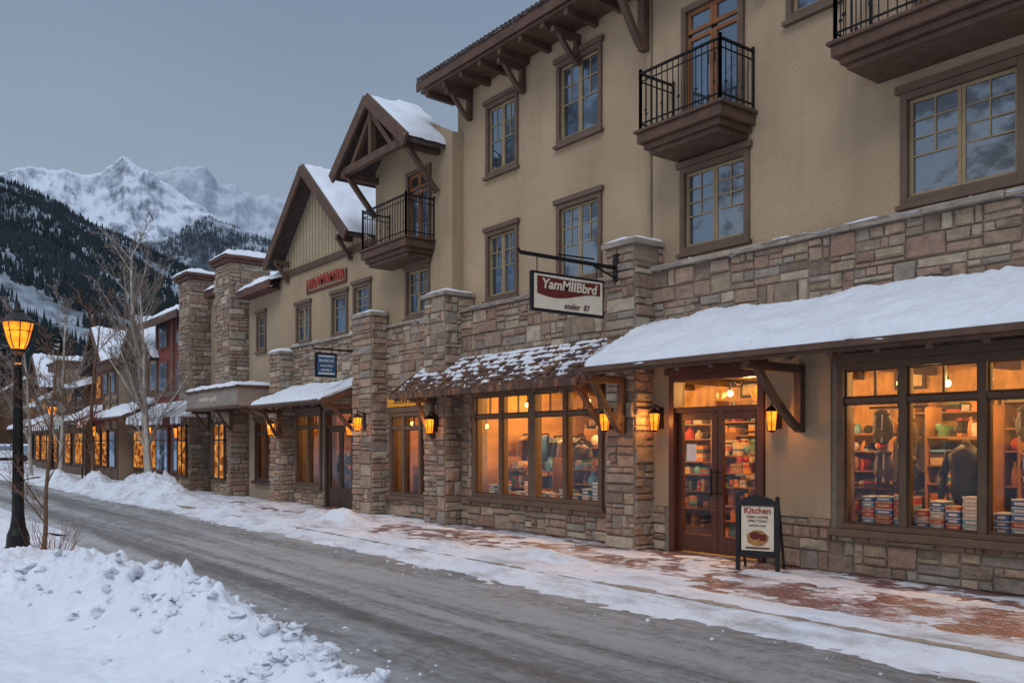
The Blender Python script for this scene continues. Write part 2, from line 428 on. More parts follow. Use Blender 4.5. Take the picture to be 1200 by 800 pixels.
def up_window(bld, x0, x1, z0, z1, yw, leaves=2, cols=2, rows=2, glassm='glassup', upper=.5, trim='trim'):
    mb = MB(); T = .085; y0 = yw-.045; y1 = yw+.10
    mb.box(x0, x0+T, y0, y1, z0, z1-.0); mb.box(x1-T, x1, y0, y1, z0, z1)
    mb.box(x0+T, x1-T, y0, y1, z0, z0+T); mb.box(x0+T, x1-T, y0, y1, z1-T, z1)
    mb.box(x0-.05, x1+.05, y0-.035, yw-.002, z1+.001, z1+.09); mb.box(x0-.04, x1+.04, y0-.04, yw-.002, z0-.06, z0-.001)
    w = mb.build('window', trim, bld, bevel=.006)
    s = MB(); g = MB(); iw = (x1-x0-2*T)/leaves
    for k in range(leaves):
        a = x0+T+k*iw+.003; b = a+iw-.006; c = z0+T+.003; d = z1-T-.003; t = .04; ya = yw+.02; yb = yw+.065
        s.box(a, a+t, ya, yb, c, d); s.box(b-t, b, ya, yb, c, d); s.box(a+t, b-t, ya, yb, c, c+t); s.box(a+t, b-t, ya, yb, d-t, d)
        zu = d-t-(d-c)*upper; m = .009
        for r in range(1, rows+1):
            zz = d-t-(d-t-zu)*r/rows; s.box(a+t, b-t, ya+.008, yb-.01, zz-m, zz+m)
        for q in range(1, cols):
            xx = a+t+(b-a-2*t)*q/cols; s.box(xx-m, xx+m, ya+.01, yb-.012, zu, d-t)
        tl = R.uniform(-.012, .012)
        g.face([(a+t, yw+.045+tl, c+t), (b-t, yw+.045-tl, c+t), (b-t, yw+.045-tl, d-t), (a+t, yw+.045+tl, d-t)])
    s.build('sash', 'sash', w); g.build('glass', glassm, w)
    return w

def shop_window(bld, x0, x1, z0, z1, yw, mulls, tz, sub=True, frame='trim', glassm='glasshop', thick=()):
    mb = MB(); T = .09; y0 = yw-.07; y1 = yw+.12
    mb.box(x0, x0+T, y0, y1, z0, z1); mb.box(x1-T, x1, y0, y1, z0, z1)
    mb.box(x0+T, x1-T, y0, y1, z0, z0+T*.7); mb.box(x0+T, x1-T, y0, y1, z1-T, z1)
    mb.box(x0+T, x1-T, y0+.03, y1-.02, tz-.03, tz+.03)
    for m in mulls:
        w = .10 if m in thick else .045
        mb.box(m-w, m+w, y0+.012, y1-.01, z0+T*.7, z1-T)
    xs = [x0+T]+list(mulls)+[x1-T]
    for a, b in zip(xs, xs[1:]):
        mm = (a+b)/2
        if sub: mb.box(mm-.012, mm+.012, yw-.0, yw+.04, tz+.03, z1-T)
    w = mb.build('window', frame, bld, bevel=.006)
    s = MB(); s.box(x0-.09, x1+.09, y0-.07, yw-.05, z0-.09, z0-.002); s.build('sill', frame, w, bevel=.008)
    s = MB(); s.box(x0-.06, x1+.06, y0-.03, yw-.05, z1+.002, z1+.11); s.build('header', frame, w, bevel=.008)
    g = MB(); g.face([(x0+T, yw+.02, z0+T*.7), (x1-T, yw+.02, z0+T*.7), (x1-T, yw+.02, z1-T), (x0+T, yw+.02, z1-T)])
    g.build('glass', glassm, w)
    q = MB()
    for a, b in zip(xs, xs[1:]):
        a2 = a+(.045 if a != x0+T else 0)+.004; b2 = b-(.045 if b != x1-T else 0)-.004
        for (c, d) in ((z0+T*.7+.003, tz-.033), (tz+.033, z1-T-.003)):
            t = .022
            q.box(a2, a2+t, yw-.02, yw+.015, c, d); q.box(b2-t, b2, yw-.02, yw+.015, c, d); q.box(a2+t, b2-t, yw-.02, yw+.015, c, c+t); q.box(a2+t, b2-t, yw-.02, yw+.015, d-t, d)
    q.build('sash', 'timber', w)
    return w

def balcony(bld, x0, x1, yw, yf, z0, z1, zr):
    mb = MB(); h = z1-z0
    mb.box(x0, x1, yf, yw+.0, z0+h*.45, z1-.05); mb.box(x0-.04, x1+.04, yf-.04, yw-.001, z1-.048, z1)
    mb.box(x0+.07, x1-.07, yf+.07, yw-.002, z0+h*.2, z0+h*.45-.002); mb.box(x0+.13, x1-.13, yf+.13, yw-.003, z0, z0+h*.2-.002)
    b = mb.build('balcony', 'timber', bld, bevel=.012)
    r = MB()
    def run(p, q):
        p = Vector(p); q = Vector(q); L = (q-p).length; n = max(2, int(L/.105))
        r.beam(p+Vector((0, 0, zr)), q+Vector((0, 0, zr)), .045, .025); r.beam(p+Vector((0, 0, z1+.1)), q+Vector((0, 0, z1+.1)), .022, .02)
        r.beam(p+Vector((0, 0, zr-.12)), q+Vector((0, 0, zr-.12)), .016, .016)
        for i in range(n+1):
            P = p+(q-p)*i/n; w = .035 if i in (0, n) else .011
            r.beam(P+Vector((0, 0, z1)), P+Vector((0, 0, zr+(.06 if i in (0, n) else 0))), w, w)
            if i < n and i % 3 == 1:
                r.cyl(P+Vector((0, -.005, z1+.28)), P+Vector((0, .005, z1+.28)), .026, .026, 8)
    e = .04
    run((x0+e, yf+e, 0), (x1-e, yf+e, 0)); run((x1-e, yf+e, 0), (x1-e, yw-.01, 0)); run((x0+e, yf+e, 0), (x0+e, yw-.01, 0))
    r.build('railing', 'iron', b)
    return b

def knee(bld, x, yw, zt, zb, reach, w=.11, name='bracket', mat='timber'):
    mb = MB()
    mb.box(x-w/2, x+w/2, yw-w*1.1, yw-.002, zb, zt)
    mb.beam((x, yw-w*1.2, zt-w/2), (x, yw-reach, zt-w/2), w*.95, w)
    n = 7; pts = []
    for i in range(n+1):
        t = i/n; pts.append(Vector((x, yw-w*.8-(reach*.82-w)*t, zb+w*.4+(zt-zb-w)*(t**1.25))))
    for a, b in zip(pts, pts[1:]): mb.beam(a, b+(b-a)*.15, w*.75, w*.85, up=(1, 0, 0))
    return mb.build(name, mat, bld, bevel=.008)

def awning(bld, x0, x1, yw, p, zt, ze, mat='roof', step=.55, ends=True, snowth=.16, snowpatch=None, ribs=False, vb=0, ps=1., lump=0):
    mb = MB(); th = .05
    a = Vector((0, yw, zt)); b = Vector((0, yw-p, ze+.12))
    V = []
    for x in (x0, x1):
        V += [(x, a.y, a.z), (x, b.y, b.z), (x, b.y, b.z-th), (x, a.y, a.z-th)]
    mb.idx(V, [(0, 1, 5, 4), (1, 2, 6, 5), (2, 3, 7, 6), (3, 0, 4, 7), (0, 3, 2, 1), (4, 5, 6, 7)], 0)
    mb.box(x0-.02, x1+.02, yw-p-.035, yw-p, ze, ze+.125, 1)
    mb.box(x0-.02, x1+.02, yw-p-.10, yw-p-.037, ze+.04, ze+.11, 1)
    n = max(2, int((x1-x0)/step))
    for i in range(n+1):
        x = x0+.05+(x1-x0-.1)*i/n
        mb.beam((x, yw-.002, zt-th-.065), (x, yw-p+.002, b.z-th-.065), .07, .12, 1)
    mb.box(x0, x1, yw-.07, yw-.0, zt-.28, zt-.185, 1)
    if ribs:
        # overlapping weathered shingle courses
        nc = 7
        for j in range(nc):
            f0, f1 = j/nc, (j+1)/nc
            A0 = a+(b-a)*f0; A1 = a+(b-a)*f1; x = x0
            while x < x1-.05:
                w = min(R.uniform(.14, .3), x1-x); l = R.uniform(-.012, .012)
                mb.idx([(x+.003, A0.y, A0.z+.004), (x+w-.003, A0.y, A0.z+.004), (x+w-.003, A1.y-.02+l, A1.z+.028), (x+.003, A1.y-.02+l, A1.z+.028), (x+.003, A1.y-.02+l, A1.z+.008), (x+w-.003, A1.y-.02+l, A1.z+.008)], [(0, 3, 2, 1), (3, 4, 5, 2), (0, 4, 3), (1, 2, 5)], 0)
                x += w
        mb.box(x0-.02, x1+.02, yw-p-.108, yw-p-.102, ze+.0, ze+.115, 0)
    for x in (x0-.012, x1+.012): mb.beam((x, yw-.002, zt-.06), (x, yw-p-.03, b.z-.06), .03, .16, 1)
    o = mb.build('awning', [mat, 'timber'], bld)
    dz = .02 if ribs else 0
    sheet('snow_cover', o, (x0-.03, yw-p-.05, b.z+dz), (x1+.03, yw-p-.05, b.z+dz), (x0-.03, yw-.02, zt+dz), (x1+.03, yw-.02, zt+dz), int((x1-x0)/.035), 40, snowth, patch=snowpatch, vb=vb, ps=ps, lump=lump)
    return o

def gable(bld, xr, half, ze, zr, yf, yb, th=.14, snow=.22, over=.0, mat='roof', bare=None):
    mb = MB()
    for s in (-1, 1):
        e = Vector((xr+s*half, 0, ze)); r = Vector((xr, 0, zr))
        V = []
        for y in (yf, yb):
            V += [(r.x, y, r.z), (e.x, y, e.z), (e.x, y, e.z-th), (r.x, y, r.z-th)]
        F = [(0, 1, 5, 4), (1, 2, 6, 5), (2, 3, 7, 6), (0, 3, 2, 1), (4, 5, 6, 7)]
        mb.idx(V, F, 0)
        mb.beam((e.x+s*.03, yf-.03, e.z-.12), (r.x+s*.0, yf-.03-.004*s, r.z-.10), .06, .26, 1, up=(0, 0, 1))
    o = mb.build('roof', [mat, 'timber'], bld)
    for s in (-1, 1):
        ex = xr+s*(half+.03)
        sheet('snow_cover', o, (ex, yf-.04, ze), (ex, yb, ze), (xr, yf-.04, zr), (xr, yb, zr), max(12, int((yb-yf)/.1)), 24, snow, patch=bare, lump=.7)
    return o

# ------------------------------------------------------------------ MAIN BUILDING
XL, XR = -15.05, 1.0
main = root('main_building', (-8, 2, 0), 'three storey tan stucco building with stone ground floor and snowy awnings', 'building')
HW = [(-14.2, -10.5, .58, 2.6), (-6.25, -1.75, .56, 2.6), (-9.05, -7.35, 0, 2.62)]
mb = MB(); holed_wall(mb, XL, XR, 0, 4.22, .0, .3, HW, 0); mb.build('ground_wall', 'mortar', main)
mb = MB(); stones(mb, XL, XR, 0, 4.22, [(-14.2-.09, -10.41, .49, 2.7), (-6.34, -1.66, .47, 2.7), (-9.15, -7.25, 0, 2.7), (-9.42, -6.36, .66, 3.2)], front(0))
mb.build('stone_wall', 'stone', main)
mb = MB(); holed_wall(mb, -9.41, -6.36, .66, 3.25, -.022, -.002, [(-9.06, -7.34, .66, 2.63)]); mb.build('stucco_panel', 'stucco', main)
mb = MB()
for x in [XL+i*.9 for i in range(17)]: mb.box(x, min(x+.894, XR), -.10+R.uniform(-.015, .015), .298, 4.223, 4.30)
mb.build('coping', 'cap', main, bevel=.012)
sheet('snow_ledge', main, (XL, -.09, 4.30), (XR, -.09, 4.30), (XL, .29, 4.30), (XR, .29, 4.30), 230, 8, .06, patch=-.05)
UPW = [(-14.22, -13.18, 6.88, 8.3), (-12.04, -10.87, 6.92, 8.38), (-14.22, -13.18, 4.42, 5.78), (-12.04, -10.87, 4.42, 5.86)]
UPR = [(-9.03, -7.76, 4.46, 5.74), (-5.55, -4.15, 4.44, 5.77), (-7.15, -6.35, 7.25, 8.4), (-9.0, -7.85, 6.2, 8.15), (-5.4, -4.25, 6.3, 8.2)]
mb = MB(); holed_wall(mb, XL, -9.62, 4.2, 9.35, .30, .5, UPW); holed_wall(mb, -9.62, XR, 4.2, 9.35, .20, .5, UPR)
mb.box(XL, XL+.2, .5, 8, 0, 9.3); mb.box(XR-.2, XR, .5, 8, 0, 9.3); mb.box(XL, XR, 8, 8.2, 0, 9.3)
mb.build('stucco_wall', 'stucco', main)
for w in UPW: up_window(main, *w, .30, 2, 2, 2)
for w in UPR[:2]: up_window(main, *w, .20, 2, 2, 3, upper=.55)
up_window(main, *UPR[2], .20, 1, 2, 2)
mb = MB(); mb.box(XL+.2, XR-.2, .52, 8, 4.0, 4.15); mb.box(XL+.2, XR-.2, .52, 8, 6.0, 6.15); mb.build('floor_slab', 'dark', main)
def french(bld, x0, x1, z0, z1, yw):
    mb = MB(); T = .09
    mb.box(x0, x0+T, yw-.05, yw+.1, z0, z1); mb.box(x1-T, x1, yw-.05, yw+.1, z0, z1); mb.box(x0+T, x1-T, yw-.05, yw+.1, z1-T, z1)
    d = mb.build('balcony_door', 'trim', bld, bevel=.006)
    s = MB(); g = MB(); iw = (x1-x0-2*T)/2
    for k in range(2):
        a = x0+T+k*iw+.004; b = a+iw-.008; t = .055; tz = z1-.45
        for (c, e) in ((z0+.02, tz-.03), (tz+.03, z1-T)):
            s.box(a, a+t, yw+.01, yw+.06, c, e); s.box(b-t, b, yw+.01, yw+.06, c, e); s.box(a+t, b-t, yw+.01, yw+.06, c, c+t); s.box(a+t, b-t, yw+.01, yw+.06, e-t, e)
        g.face([(a+t, yw+.04, z0+.1), (b-t, yw+.04, z0+.1), (b-t, yw+.04, z1-T-.05), (a+t, yw+.04, z1-T-.05)])
    s.build('door_leaf', 'orangew', d); g.build('glass', 'glassup', d)
    xm = (x0+x1)/2
    for sx in (-.06, .06):
        h = MB(); h.cyl((xm+sx, yw-.03, z0+.95), (xm+sx, yw-.03, z0+1.1), .012); h.build('handle', 'iron', d)
french(main, *UPR[3], .20); french(main, *UPR[4], .20)
balcony(main, -9.22, -7.66, .20, -.56, 5.86, 6.22, 7.06)
balcony(main, -5.98, -3.6, .20, -.62, 6.0, 6.34, 7.2)
mb = MB(); mb.cyl((-9.72, .24, 4.3), (-9.72, .24, 8.95), .045, .045, 10); mb.build('downspout', 'stucco2', main)
mb = MB(); ye = -.42; ze = 9.02
mb.idx([(XL-.55, ye, ze), (XR, ye, ze), (XR, 4.5, 11.4), (XL-.55, 4.5, 11.4), (XL-.55, ye, ze-.14), (XR, ye, ze-.14), (XR, 4.5, 11.26), (XL-.55, 4.5, 11.26)],
       [(0, 1, 2, 3), (7, 6, 5, 4), (0, 4, 5, 1), (1, 5, 6, 2), (0, 3, 7, 4), (2, 6, 7, 3)], 0)
mb.idx([(XL-.55, 8.6, 9.4), (XR, 8.6, 9.4), (XR, 4.5, 11.4), (XL-.55, 4.5, 11.4)], [(0, 3, 2, 1)], 0)
mb.box(XL-.6, XR, ye-.05, ye-.002, ze-.16, ze+.03, 1)
mb.box(XL-.5, XR, ye, .299, ze-.22, ze-.17, 1)
x = XL-.3
while x < XR:
    mb.beam((x, .29, ze-.29), (x, ye+.02, ze-.27), .09, .12, 1); x += .62
x = XL-.55
while x < -8:
    mb.cyl((x+.06, ye-.075, ze+.045), (x+.06, ye+.2, ze+.14), .05, .05, 6, 0); x += .125
roof = mb.build('roof', ['roof', 'timber'], main)
sheet('snow_cover', roof, (XL-.55, ye-.06, ze+.05), (XR, ye-.06, ze+.05), (XL-.55, 4.5, 11.45), (XR, 4.5, 11.45), 260, 40, .08, patch=-.25)
for x in (-14.75, -13.0, -11.45): knee(main, x, .30, ze-.33, ze-.85, .62, .10)
for x in (-9.75, -7.5): knee(main, x, .2, ze-.33, ze-1.25, .8, .13)
pillar(main, -10.02, -9.42, .4, 4.62, back=.3)
pillar(main, -15.42, -14.66, .4, 4.55, back=.3)
aw = awning(main, -9.5, .6, 0, 1.3, 3.42, 2.60, snowth=.135, lump=.65)
for x in (-6.78, -9.62): knee(main, x, 0 if x > -9 else -.4, 2.62, 1.75, 1.2 if x > -9 else .85, .11)
knee(main, -3.2, 0, 2.62, 1.75, 1.2, .11)
aw = awning(main, -15.75, -10.02, 0, .95, 3.32, 2.50, mat='rust', snowth=.02, snowpatch=.35, ribs=True, vb=1.9, ps=2.6)
for x in (-15.0, -10.3): knee(main, x, -.4 if x < -14 else 0, 2.52, 1.7, .55 if x < -14 else .9, .10)
shop_window(main, *HW[0], 0, (-13.3, -12.35, -11.45), 2.13, thick=(-12.35,))
shop_window(main, *HW[1], 0, (-5.4, -4.5, -3.6, -2.7), 2.13)
x0, x1 = -9.05, -7.35
mb = MB(); T = .10; yd = .03
mb.box(x0, x0+T, -.06, .14, 0, 2.62); mb.box(x1-T, x1, -.06, .14, 0, 2.62); mb.box(x0+T, x1-T, -.06, .14, 2.52, 2.62); mb.box(x0+T, x1-T, -.03, .12, 2.06, 2.14)
mb.box(x0-.06, x1+.06, -.09, -.024, 2.623, 2.72)
door = mb.build('shop_door', 'doorw', main, bevel=.006)
g = MB(); lf = MB()
for k in range(2):
    a = x0+T+k*.75+.004; b = a+.742; t = .10
    lf.box(a, a+t, yd, yd+.05, .03, 2.055); lf.box(b-t, b, yd, yd+.05, .03, 2.055); lf.box(a+t, b-t, yd, yd+.05, .03, .28); lf.box(a+t, b-t, yd, yd+.05, 1.95, 2.055)
    g.face([(a+t, yd+.025, .28), (b-t, yd+.025, .28), (b-t, yd+.025, 1.95), (a+t, yd+.025, 1.95)])
    hx = b-.05 if k == 0 else a+.05; hd = MB()
    hd.cyl((hx, -.04, .85), (hx, -.04, 1.25), .014, .014, 8); hd.beam((hx, -.04, .9), (hx, .03, .9), .015, .015); hd.beam((hx, -.04, 1.2), (hx, .03, 1.2), .015, .015); hd.build('handle', 'iron', door)
g.face([(x0+T, yd+.03, 2.14), (x1-T, yd+.03, 2.14), (x1-T, yd+.03, 2.52), (x0+T, yd+.03, 2.52)])
lf.build('door_leaf', 'doorw', door, bevel=.005); g.build('glass', 'glasshop', door)
nt = MB(); nt.box(-8.78, -8.60, .040, .043, 1.35, 1.6); nt.build('notice', 'white', door)
mb = MB(); A, B_, D_, H_ = -14.6, -1.2, 3.4, 2.85
mb.face([(A, D_, 0), (B_, D_, 0), (B_, D_, H_), (A, D_, H_)]); mb.face([(A, .31, H_), (B_, .31, H_), (B_, D_, H_), (A, D_, H_)])
mb.face([(A, .31, 0), (A, D_, 0), (A, D_, H_), (A, .31, H_)]); mb.face([(B_, .31, 0), (B_, D_, 0), (B_, D_, H_), (B_, .31, H_)])
mb.face([(A, .31, .02), (B_, .31, .02), (B_, D_, .02), (A, D_, .02)], 1)
for x in [A+.6+i*1.2 for i in range(11)]: mb.box(x-.06, x+.06, .4, D_-.01, H_-.2, H_-.01, 2)
mb.build('shop_interior', ['interior', 'floorw', 'timber'], main)
WC = (1, .53, .165)
for x in (-13.4, -12.2, -11.0, -8.6, -7.8, -5.7, -4.4, -3.1): plight((x, 1.35, 2.45), 88, WC, .12, main, 'ceiling_light')

def pendant(x, y, z, ztop, r=.09, mat='bulb', lab='glowing amber pendant lamp hanging inside the shop'):
    mb = MB(); mb.blob((x, y, z), r, 0, 12, 8, amp=0)
    t = root('pendant_lamp', (x, y, z), lab, 'lamp', 'pendant lamps inside the shops')
    mb.build('globe', mat, t, smooth=True)
    c = MB(); c.cyl((x, y, z+r*.8), (x, y, ztop), .008, .008, 6); c.lathe((x, y, z+r*.7), [(r*.5, 0), (r*.3, .05), (.01, .07)], 10); c.build('cord', 'iron', t)
pendant(-7.9, .6, 2.33, 2.85, .13, 'bulbs', 'large ribbed orange globe lamp hanging inside the door')
for x, y in ((-8.75, 1.0), (-8.5, 1.6), (-8.2, 2.2), (-5.95, .9), (-5.6, 1.4), (-4.95, 1.1), (-4.6, 1.8), (-4.1, 1.0), (-3.7, 1.7), (-3.2, 1.2), (-13.8, 1.0), (-13.5, 1.8), (-12.8, 1.2), (-12.0, 1.0), (-11.5, 1.7), (-10.9, 1.0)): pendant(x, y, 2.38, 2.85, .05)

def shelf(x0, x1, y0, y1, z0, z1, n, lab, gap=.2):
    t = root('display_shelf', ((x0+x1)/2, (y0+y1)/2, z0), lab, 'shelf', 'display shelves inside the shops')
    mb = MB(); mb.box(x0, x0+.03, y0, y1, z0, z1); mb.box(x1-.03, x1, y0, y1, z0, z1)
    gd = MB(); z = z0
    while z < z1-.12:
        hh = min((z1-z0)/n*R.uniform(.7, 1.35), z1-z)
        mb.box(x0+.03, x1-.03, y0, y1-.02, z, z+.022)
        x = x0+.05
        style = R.random()
        while x < x1-.1:
            w = R.uniform(.06, .12) if style < .45 else R.uniform(.12, .26); h = R.uniform(.45, .92)*hh
            if x+w > x1-.04: break
            mi = R.choice((0, 1, 2, 2, 3, 4, 5, 5, 6, 7, 8, 9, 9, 7))
            r = R.random(); yc = (y0+y1)/2-.03; zz = z+.024
            if r < .35: gd.lathe((x+w/2, yc, zz), [(w*.42, 0), (w*.48, h*.3), (w*.35, h*.7), (w*.18, h*.8), (w*.2, h)], 8, mi)
            elif r < .62: gd.blob((x+w/2, yc, zz+h*.4), w*.5, x, 8, 6, (1, .8, min(1.2, h*.8/w)), .25, mi)
            else:
                q = 0
                while q < h*.8:
                    e = R.uniform(.02, .05); gd.box(x+R.uniform(0, .015), x+w-R.uniform(0, .015), y0+.03, y1-.05, zz+q, zz+q+e-.003, R.choice((mi, mi, R.randrange(10)))); q += e
            x += w+(R.uniform(.005, .03) if R.random() > gap*.3 else .12)
        z += hh
    mb.build('frame', 'shelfw', t); gd.build('goods', ['g%d' % i for i in range(10)], t, kind='stuff')
for k, x in enumerate([-14.5+i*1.27 for i in range(10)]):
    shelf(x, x+1.22, 2.95, 3.35, .03, R.choice((2.0, 2.3, 2.4)), R.choice((6, 7, 8)), 'tall wooden shelf filled with small colourful goods')
for x in (-13.95, -12.1): shelf(x, x+1.5, .55, .95, .1, 1.35, 4, 'low wooden display shelf with goods behind the window')
for x in (-12.9, -11.6): shelf(x, x+.9, 1.7, 2.1, .03, 1.9, 6, 'freestanding wooden shelf crowded with shop goods')
shelf(-4.35, -3.0, 1.2, 1.7, .03, 1.35, 4, 'low wooden display table stacked with shoes and hats')
shelf(-6.05, -5.2, 1.7, 2.1, .03, 2.1, 7, 'wooden display shelf with folded clothing in the window')
shelf(-5.0, -4.4, 2.0, 2.4, .03, 2.0, 7, 'wooden display shelf with folded clothing in the window')
shelf(-8.15, -7.45, 1.9, 2.3, .03, 1.9, 6, 'wooden display shelf facing the shop door')
shelf(-9.7, -8.9, 1.9, 2.3, .03, 1.8, 6, 'wooden display shelf facing the shop door')
for (x, z, w, h) in ((-13.5, 2.45, .5, .3), (-10.4, 2.45, .6, .3), (-7.4, 2.45, .5, .3), (-4.2, 2.45, .6, .3), (-5.0, 2.48, .5, .25)):
    mb = MB(); mb.box(x, x+w, 3.345, 3.38, z, z+h, 0); mb.box(x+.05, x+w-.05, 3.34, 3.344, z+.05, z+h-.05, 1)
    o = mb.build('framed_picture', ['dark', 'g2'], None); o['label'] = 'small framed picture on the warm back wall'; o['category'] = 'picture'; o['group'] = 'pictures inside the shop'
def rack(x0, x1, y, z, lab='rail of hanging coats and jackets inside the shop'):
    t = root('clothes_rack', ((x0+x1)/2, y, 0), lab, 'clothes rack', 'clothes racks inside the shops')
    mb = MB(); mb.cyl((x0, y, z), (x1, y, z), .015); mb.cyl((x0, y, .03), (x0, y, z), .015); mb.cyl((x1, y, .03), (x1, y, z), .015)
    for x in (x0, x1): mb.box(x-.02, x+.02, y-.22, y+.22, .03, .06)
    mb.build('frame', 'iron', t); g = MB(); x = x0+.08
    while x < x1-.06:
        m = R.choice((5, 7, 5, 7, 3, 1, 9, 0, 6)); w = .03; h = R.uniform(.55, .8); a = R.uniform(-.02, .02)
        for s_ in (-1, 1): g.beam((x+s_*0, y+s_*.16, z-.12), (x+a, y+s_*.24, z-.12-h*.75), .05, .07, m, up=(1, 0, 0))
        V = [(x-w, y-.05, z-.04), (x-w, y+.05, z-.04), (x-w, y+.2, z-.12), (x-w, y+.17, z-h), (x-w, y-.17, z-h), (x-w, y-.2, z-.12)]
        V += [(v[0]+2*w, v[1], v[2]) for v in V]
        g.idx(V, [(5, 4, 3, 2, 1, 0), (6, 7, 8, 9, 10, 11)]+[(i, (i+1) % 6, 6+(i+1) % 6, 6+i) for i in range(6)], m); x += R.uniform(.07, .11)
    g.build('garments', ['g%d' % i for i in range(10)], t, kind='stuff')
rack(-11.7, -10.7, 1.3, 1.75); rack(-13.2, -12.3, 1.2, 1.75); rack(-4.3, -3.3, 2.3, 1.85); rack(-2.9, -2.0, 1.5, 1.7); rack(-6.9, -6.1, 2.4, 1.75); rack(-14.3, -13.5, 1.3, 1.8)

def backpack(x, y, z, s=1, m='g5'):
    t = root('backpack', (x, y, z), 'dark hiking backpack hanging in the shop window', 'backpack', 'backpacks in the shop window')
    mb = MB(); mb.blob((x, y, z+.25*s), .2*s, x, 12, 10, (.85, .55, 1.25), .1); mb.build('bag', m, t, smooth=True)
    mb = MB(); mb.blob((x, y-.1*s, z+.16*s), .12*s, x+3, 10, 8, (.95, .6, .8), .1); mb.blob((x, y-.02, z+.48*s), .15*s, x+5, 10, 8, (.9, .7, .45), .1); mb.build('pocket', 'g7', t, smooth=True)
    mb = MB(); mb.beam((x-.06*s, y-.14*s, z+.02), (x-.06*s, y-.12*s, z+.46*s), .02, .01); mb.beam((x+.06*s, y-.14*s, z+.02), (x+.06*s, y-.12*s, z+.46*s), .02, .01); mb.build('strap', 'g6', t)
for (x, z, m) in ((-6.02, 1.6, 'g5'), (-5.70, 1.52, 'g7'), (-6.0, 1.1, 'g7'), (-5.66, 1.02, 'g5'), (-4.25, 1.15, 'g5'), (-4.3, 1.6, 'g7'), (-2.9, 1.2, 'g5')): backpack(x, .6, z, .8, m)
mb = MB(); mb.cyl((-6.2, .6, 2.06), (-5.45, .6, 2.06), .015); mb.cyl((-5.82, .6, 2.06), (-5.82, .6, 2.85), .01); o = mb.build('hanging_rail', 'iron'); o['label'] = 'dark metal rail holding backpacks in the window'; o['category'] = 'rail'
def mannequin(x, y, mat, lab):
    t = root('display_mannequin', (x, y, 0), lab, 'mannequin')
    mb = MB()
    mb.lathe((x, y, .95), [(.15, 0), (.17, .1), (.16, .25), (.19, .42), (.20, .52), (.12, .60), (.06, .64)], 14)
    for s in (-1, 1):
        mb.cyl((x+s*.2, y, 1.47), (x+s*.27, y-.03, 1.2), .06, .05, 10); mb.cyl((x+s*.27, y-.03, 1.2), (x+s*.24, y-.12, .95), .05, .04, 10)
        mb.blob((x+s*.2, y, 1.47), .065, 1, 8, 6, amp=0)
    mb.build('jacket', mat, t, smooth=True)
    mb = MB(); mb.lathe((x, y, 1.575), [(.055, 0), (.045, .05), (.02, .08)], 12); mb.build('neck', 'dark', t, smooth=True)
    mb = MB()
    for s in (-1, 1): mb.cyl((x+s*.08, y, .96), (x+s*.09, y, .08), .09, .055, 10)
    mb.build('trousers', 'g5', t, smooth=True)
    mb = MB(); mb.cyl((x, y, .025), (x, y, .05), .2, .2, 16); mb.build('stand', 'iron', t)
mannequin(-5.05, .75, 'g5', 'headless shop mannequin wearing a black winter jacket')
mannequin(-11.0, .8, 'g5', 'headless shop mannequin wearing a dark coat')
mannequin(-11.9, .75, 'g7', 'headless shop mannequin wearing a dark brown coat')
cols = ['g8', 'g1', 'g8', 'g8', 'g0', 'g1', 'g0', 'g1', 'g6']
def gbox(x, y, z, w, h, m):
    mb = MB(); mb.box(x, x+w, y, y+.2, z, z+h*.82, 0); mb.box(x-.005, x+w+.005, y-.005, y+.205, z+h*.82+.001, z+h, 1); mb.box(x+.03, x+w-.03, y-.004, y-.0005, z+h*.25, z+h*.6, 1)
    o = mb.build('gift_box', [m, 'g2' if m in ('g0', 'g7') else 'white'], None, bevel=.004)
    o['label'] = 'small bright blue or red cardboard box on the window ledge'; o['category'] = 'box'; o['group'] = 'boxes stacked in the shop windows'
mb = MB(); mb.box(-6.15, -1.9, .16, .60, .03, .62); o = mb.build('display_plinth', 'timber'); o['label'] = 'long low wooden plinth under the shop window'; o['category'] = 'plinth'
mb = MB(); mb.box(-14.1, -10.6, .16, .45, .03, .62); o = mb.build('display_plinth', 'timber'); o['label'] = 'long low wooden plinth under the shop window'; o['category'] = 'plinth'
x = -6.05
while x < -2.1:
    w = R.uniform(.10, .24); zz = .622
    for k in range(R.choice((3, 4, 5, 5))):
        h = R.uniform(.045, .09); gbox(x, .18, zz, w-.02, h, R.choice(cols)); zz += h+.002
    x += w+.012
x = -14.0
while x < -10.9:
    w = R.uniform(.14, .26); zz = .622
    for k in range(R.choice((1, 2, 3))):
        h = R.uniform(.06, .12); gbox(x, .2, zz, w-.03, h, R.choice(cols+['g2', 'g4'])); zz += h+.002
    x += w+.05

# ------------------------------------------------------------------ GABLED BUILDING
gb = root('gabled_building', (-19.5, 2, 0), 'tan gabled building with stone piers, timber trusses and snowy roofs', 'building')
BX0 = -23.9
HB = [(-17.5, -15.6, .45, 2.3), (-22.7, -21.1, .5, 2.45), (-20.9, -19.3, 0, 2.45)]
mb = MB(); holed_wall(mb, BX0, XL-.003, 0, 4.22, .0, .3, HB); mb.build('ground_wall', 'mortar', gb)
mb = MB(); stones(mb, BX0, XL-.003, 0, 4.22, [(a-.09, b+.09, c-.09, d+.1) for a, b, c, d in HB], front(0)); mb.build('stone_wall', 'stone', gb)
mb = MB(); mb.box(BX0, XL-.003, -.09, .019, 4.223, 4.29); mb.build('coping', 'cap', gb, bevel=.012)
sheet('snow_ledge', gb, (BX0, -.08, 4.29), (XL-.5, -.08, 4.29), (BX0, .02, 4.29), (XL-.5, .02, 4.29), 120, 5, .05, patch=.0)
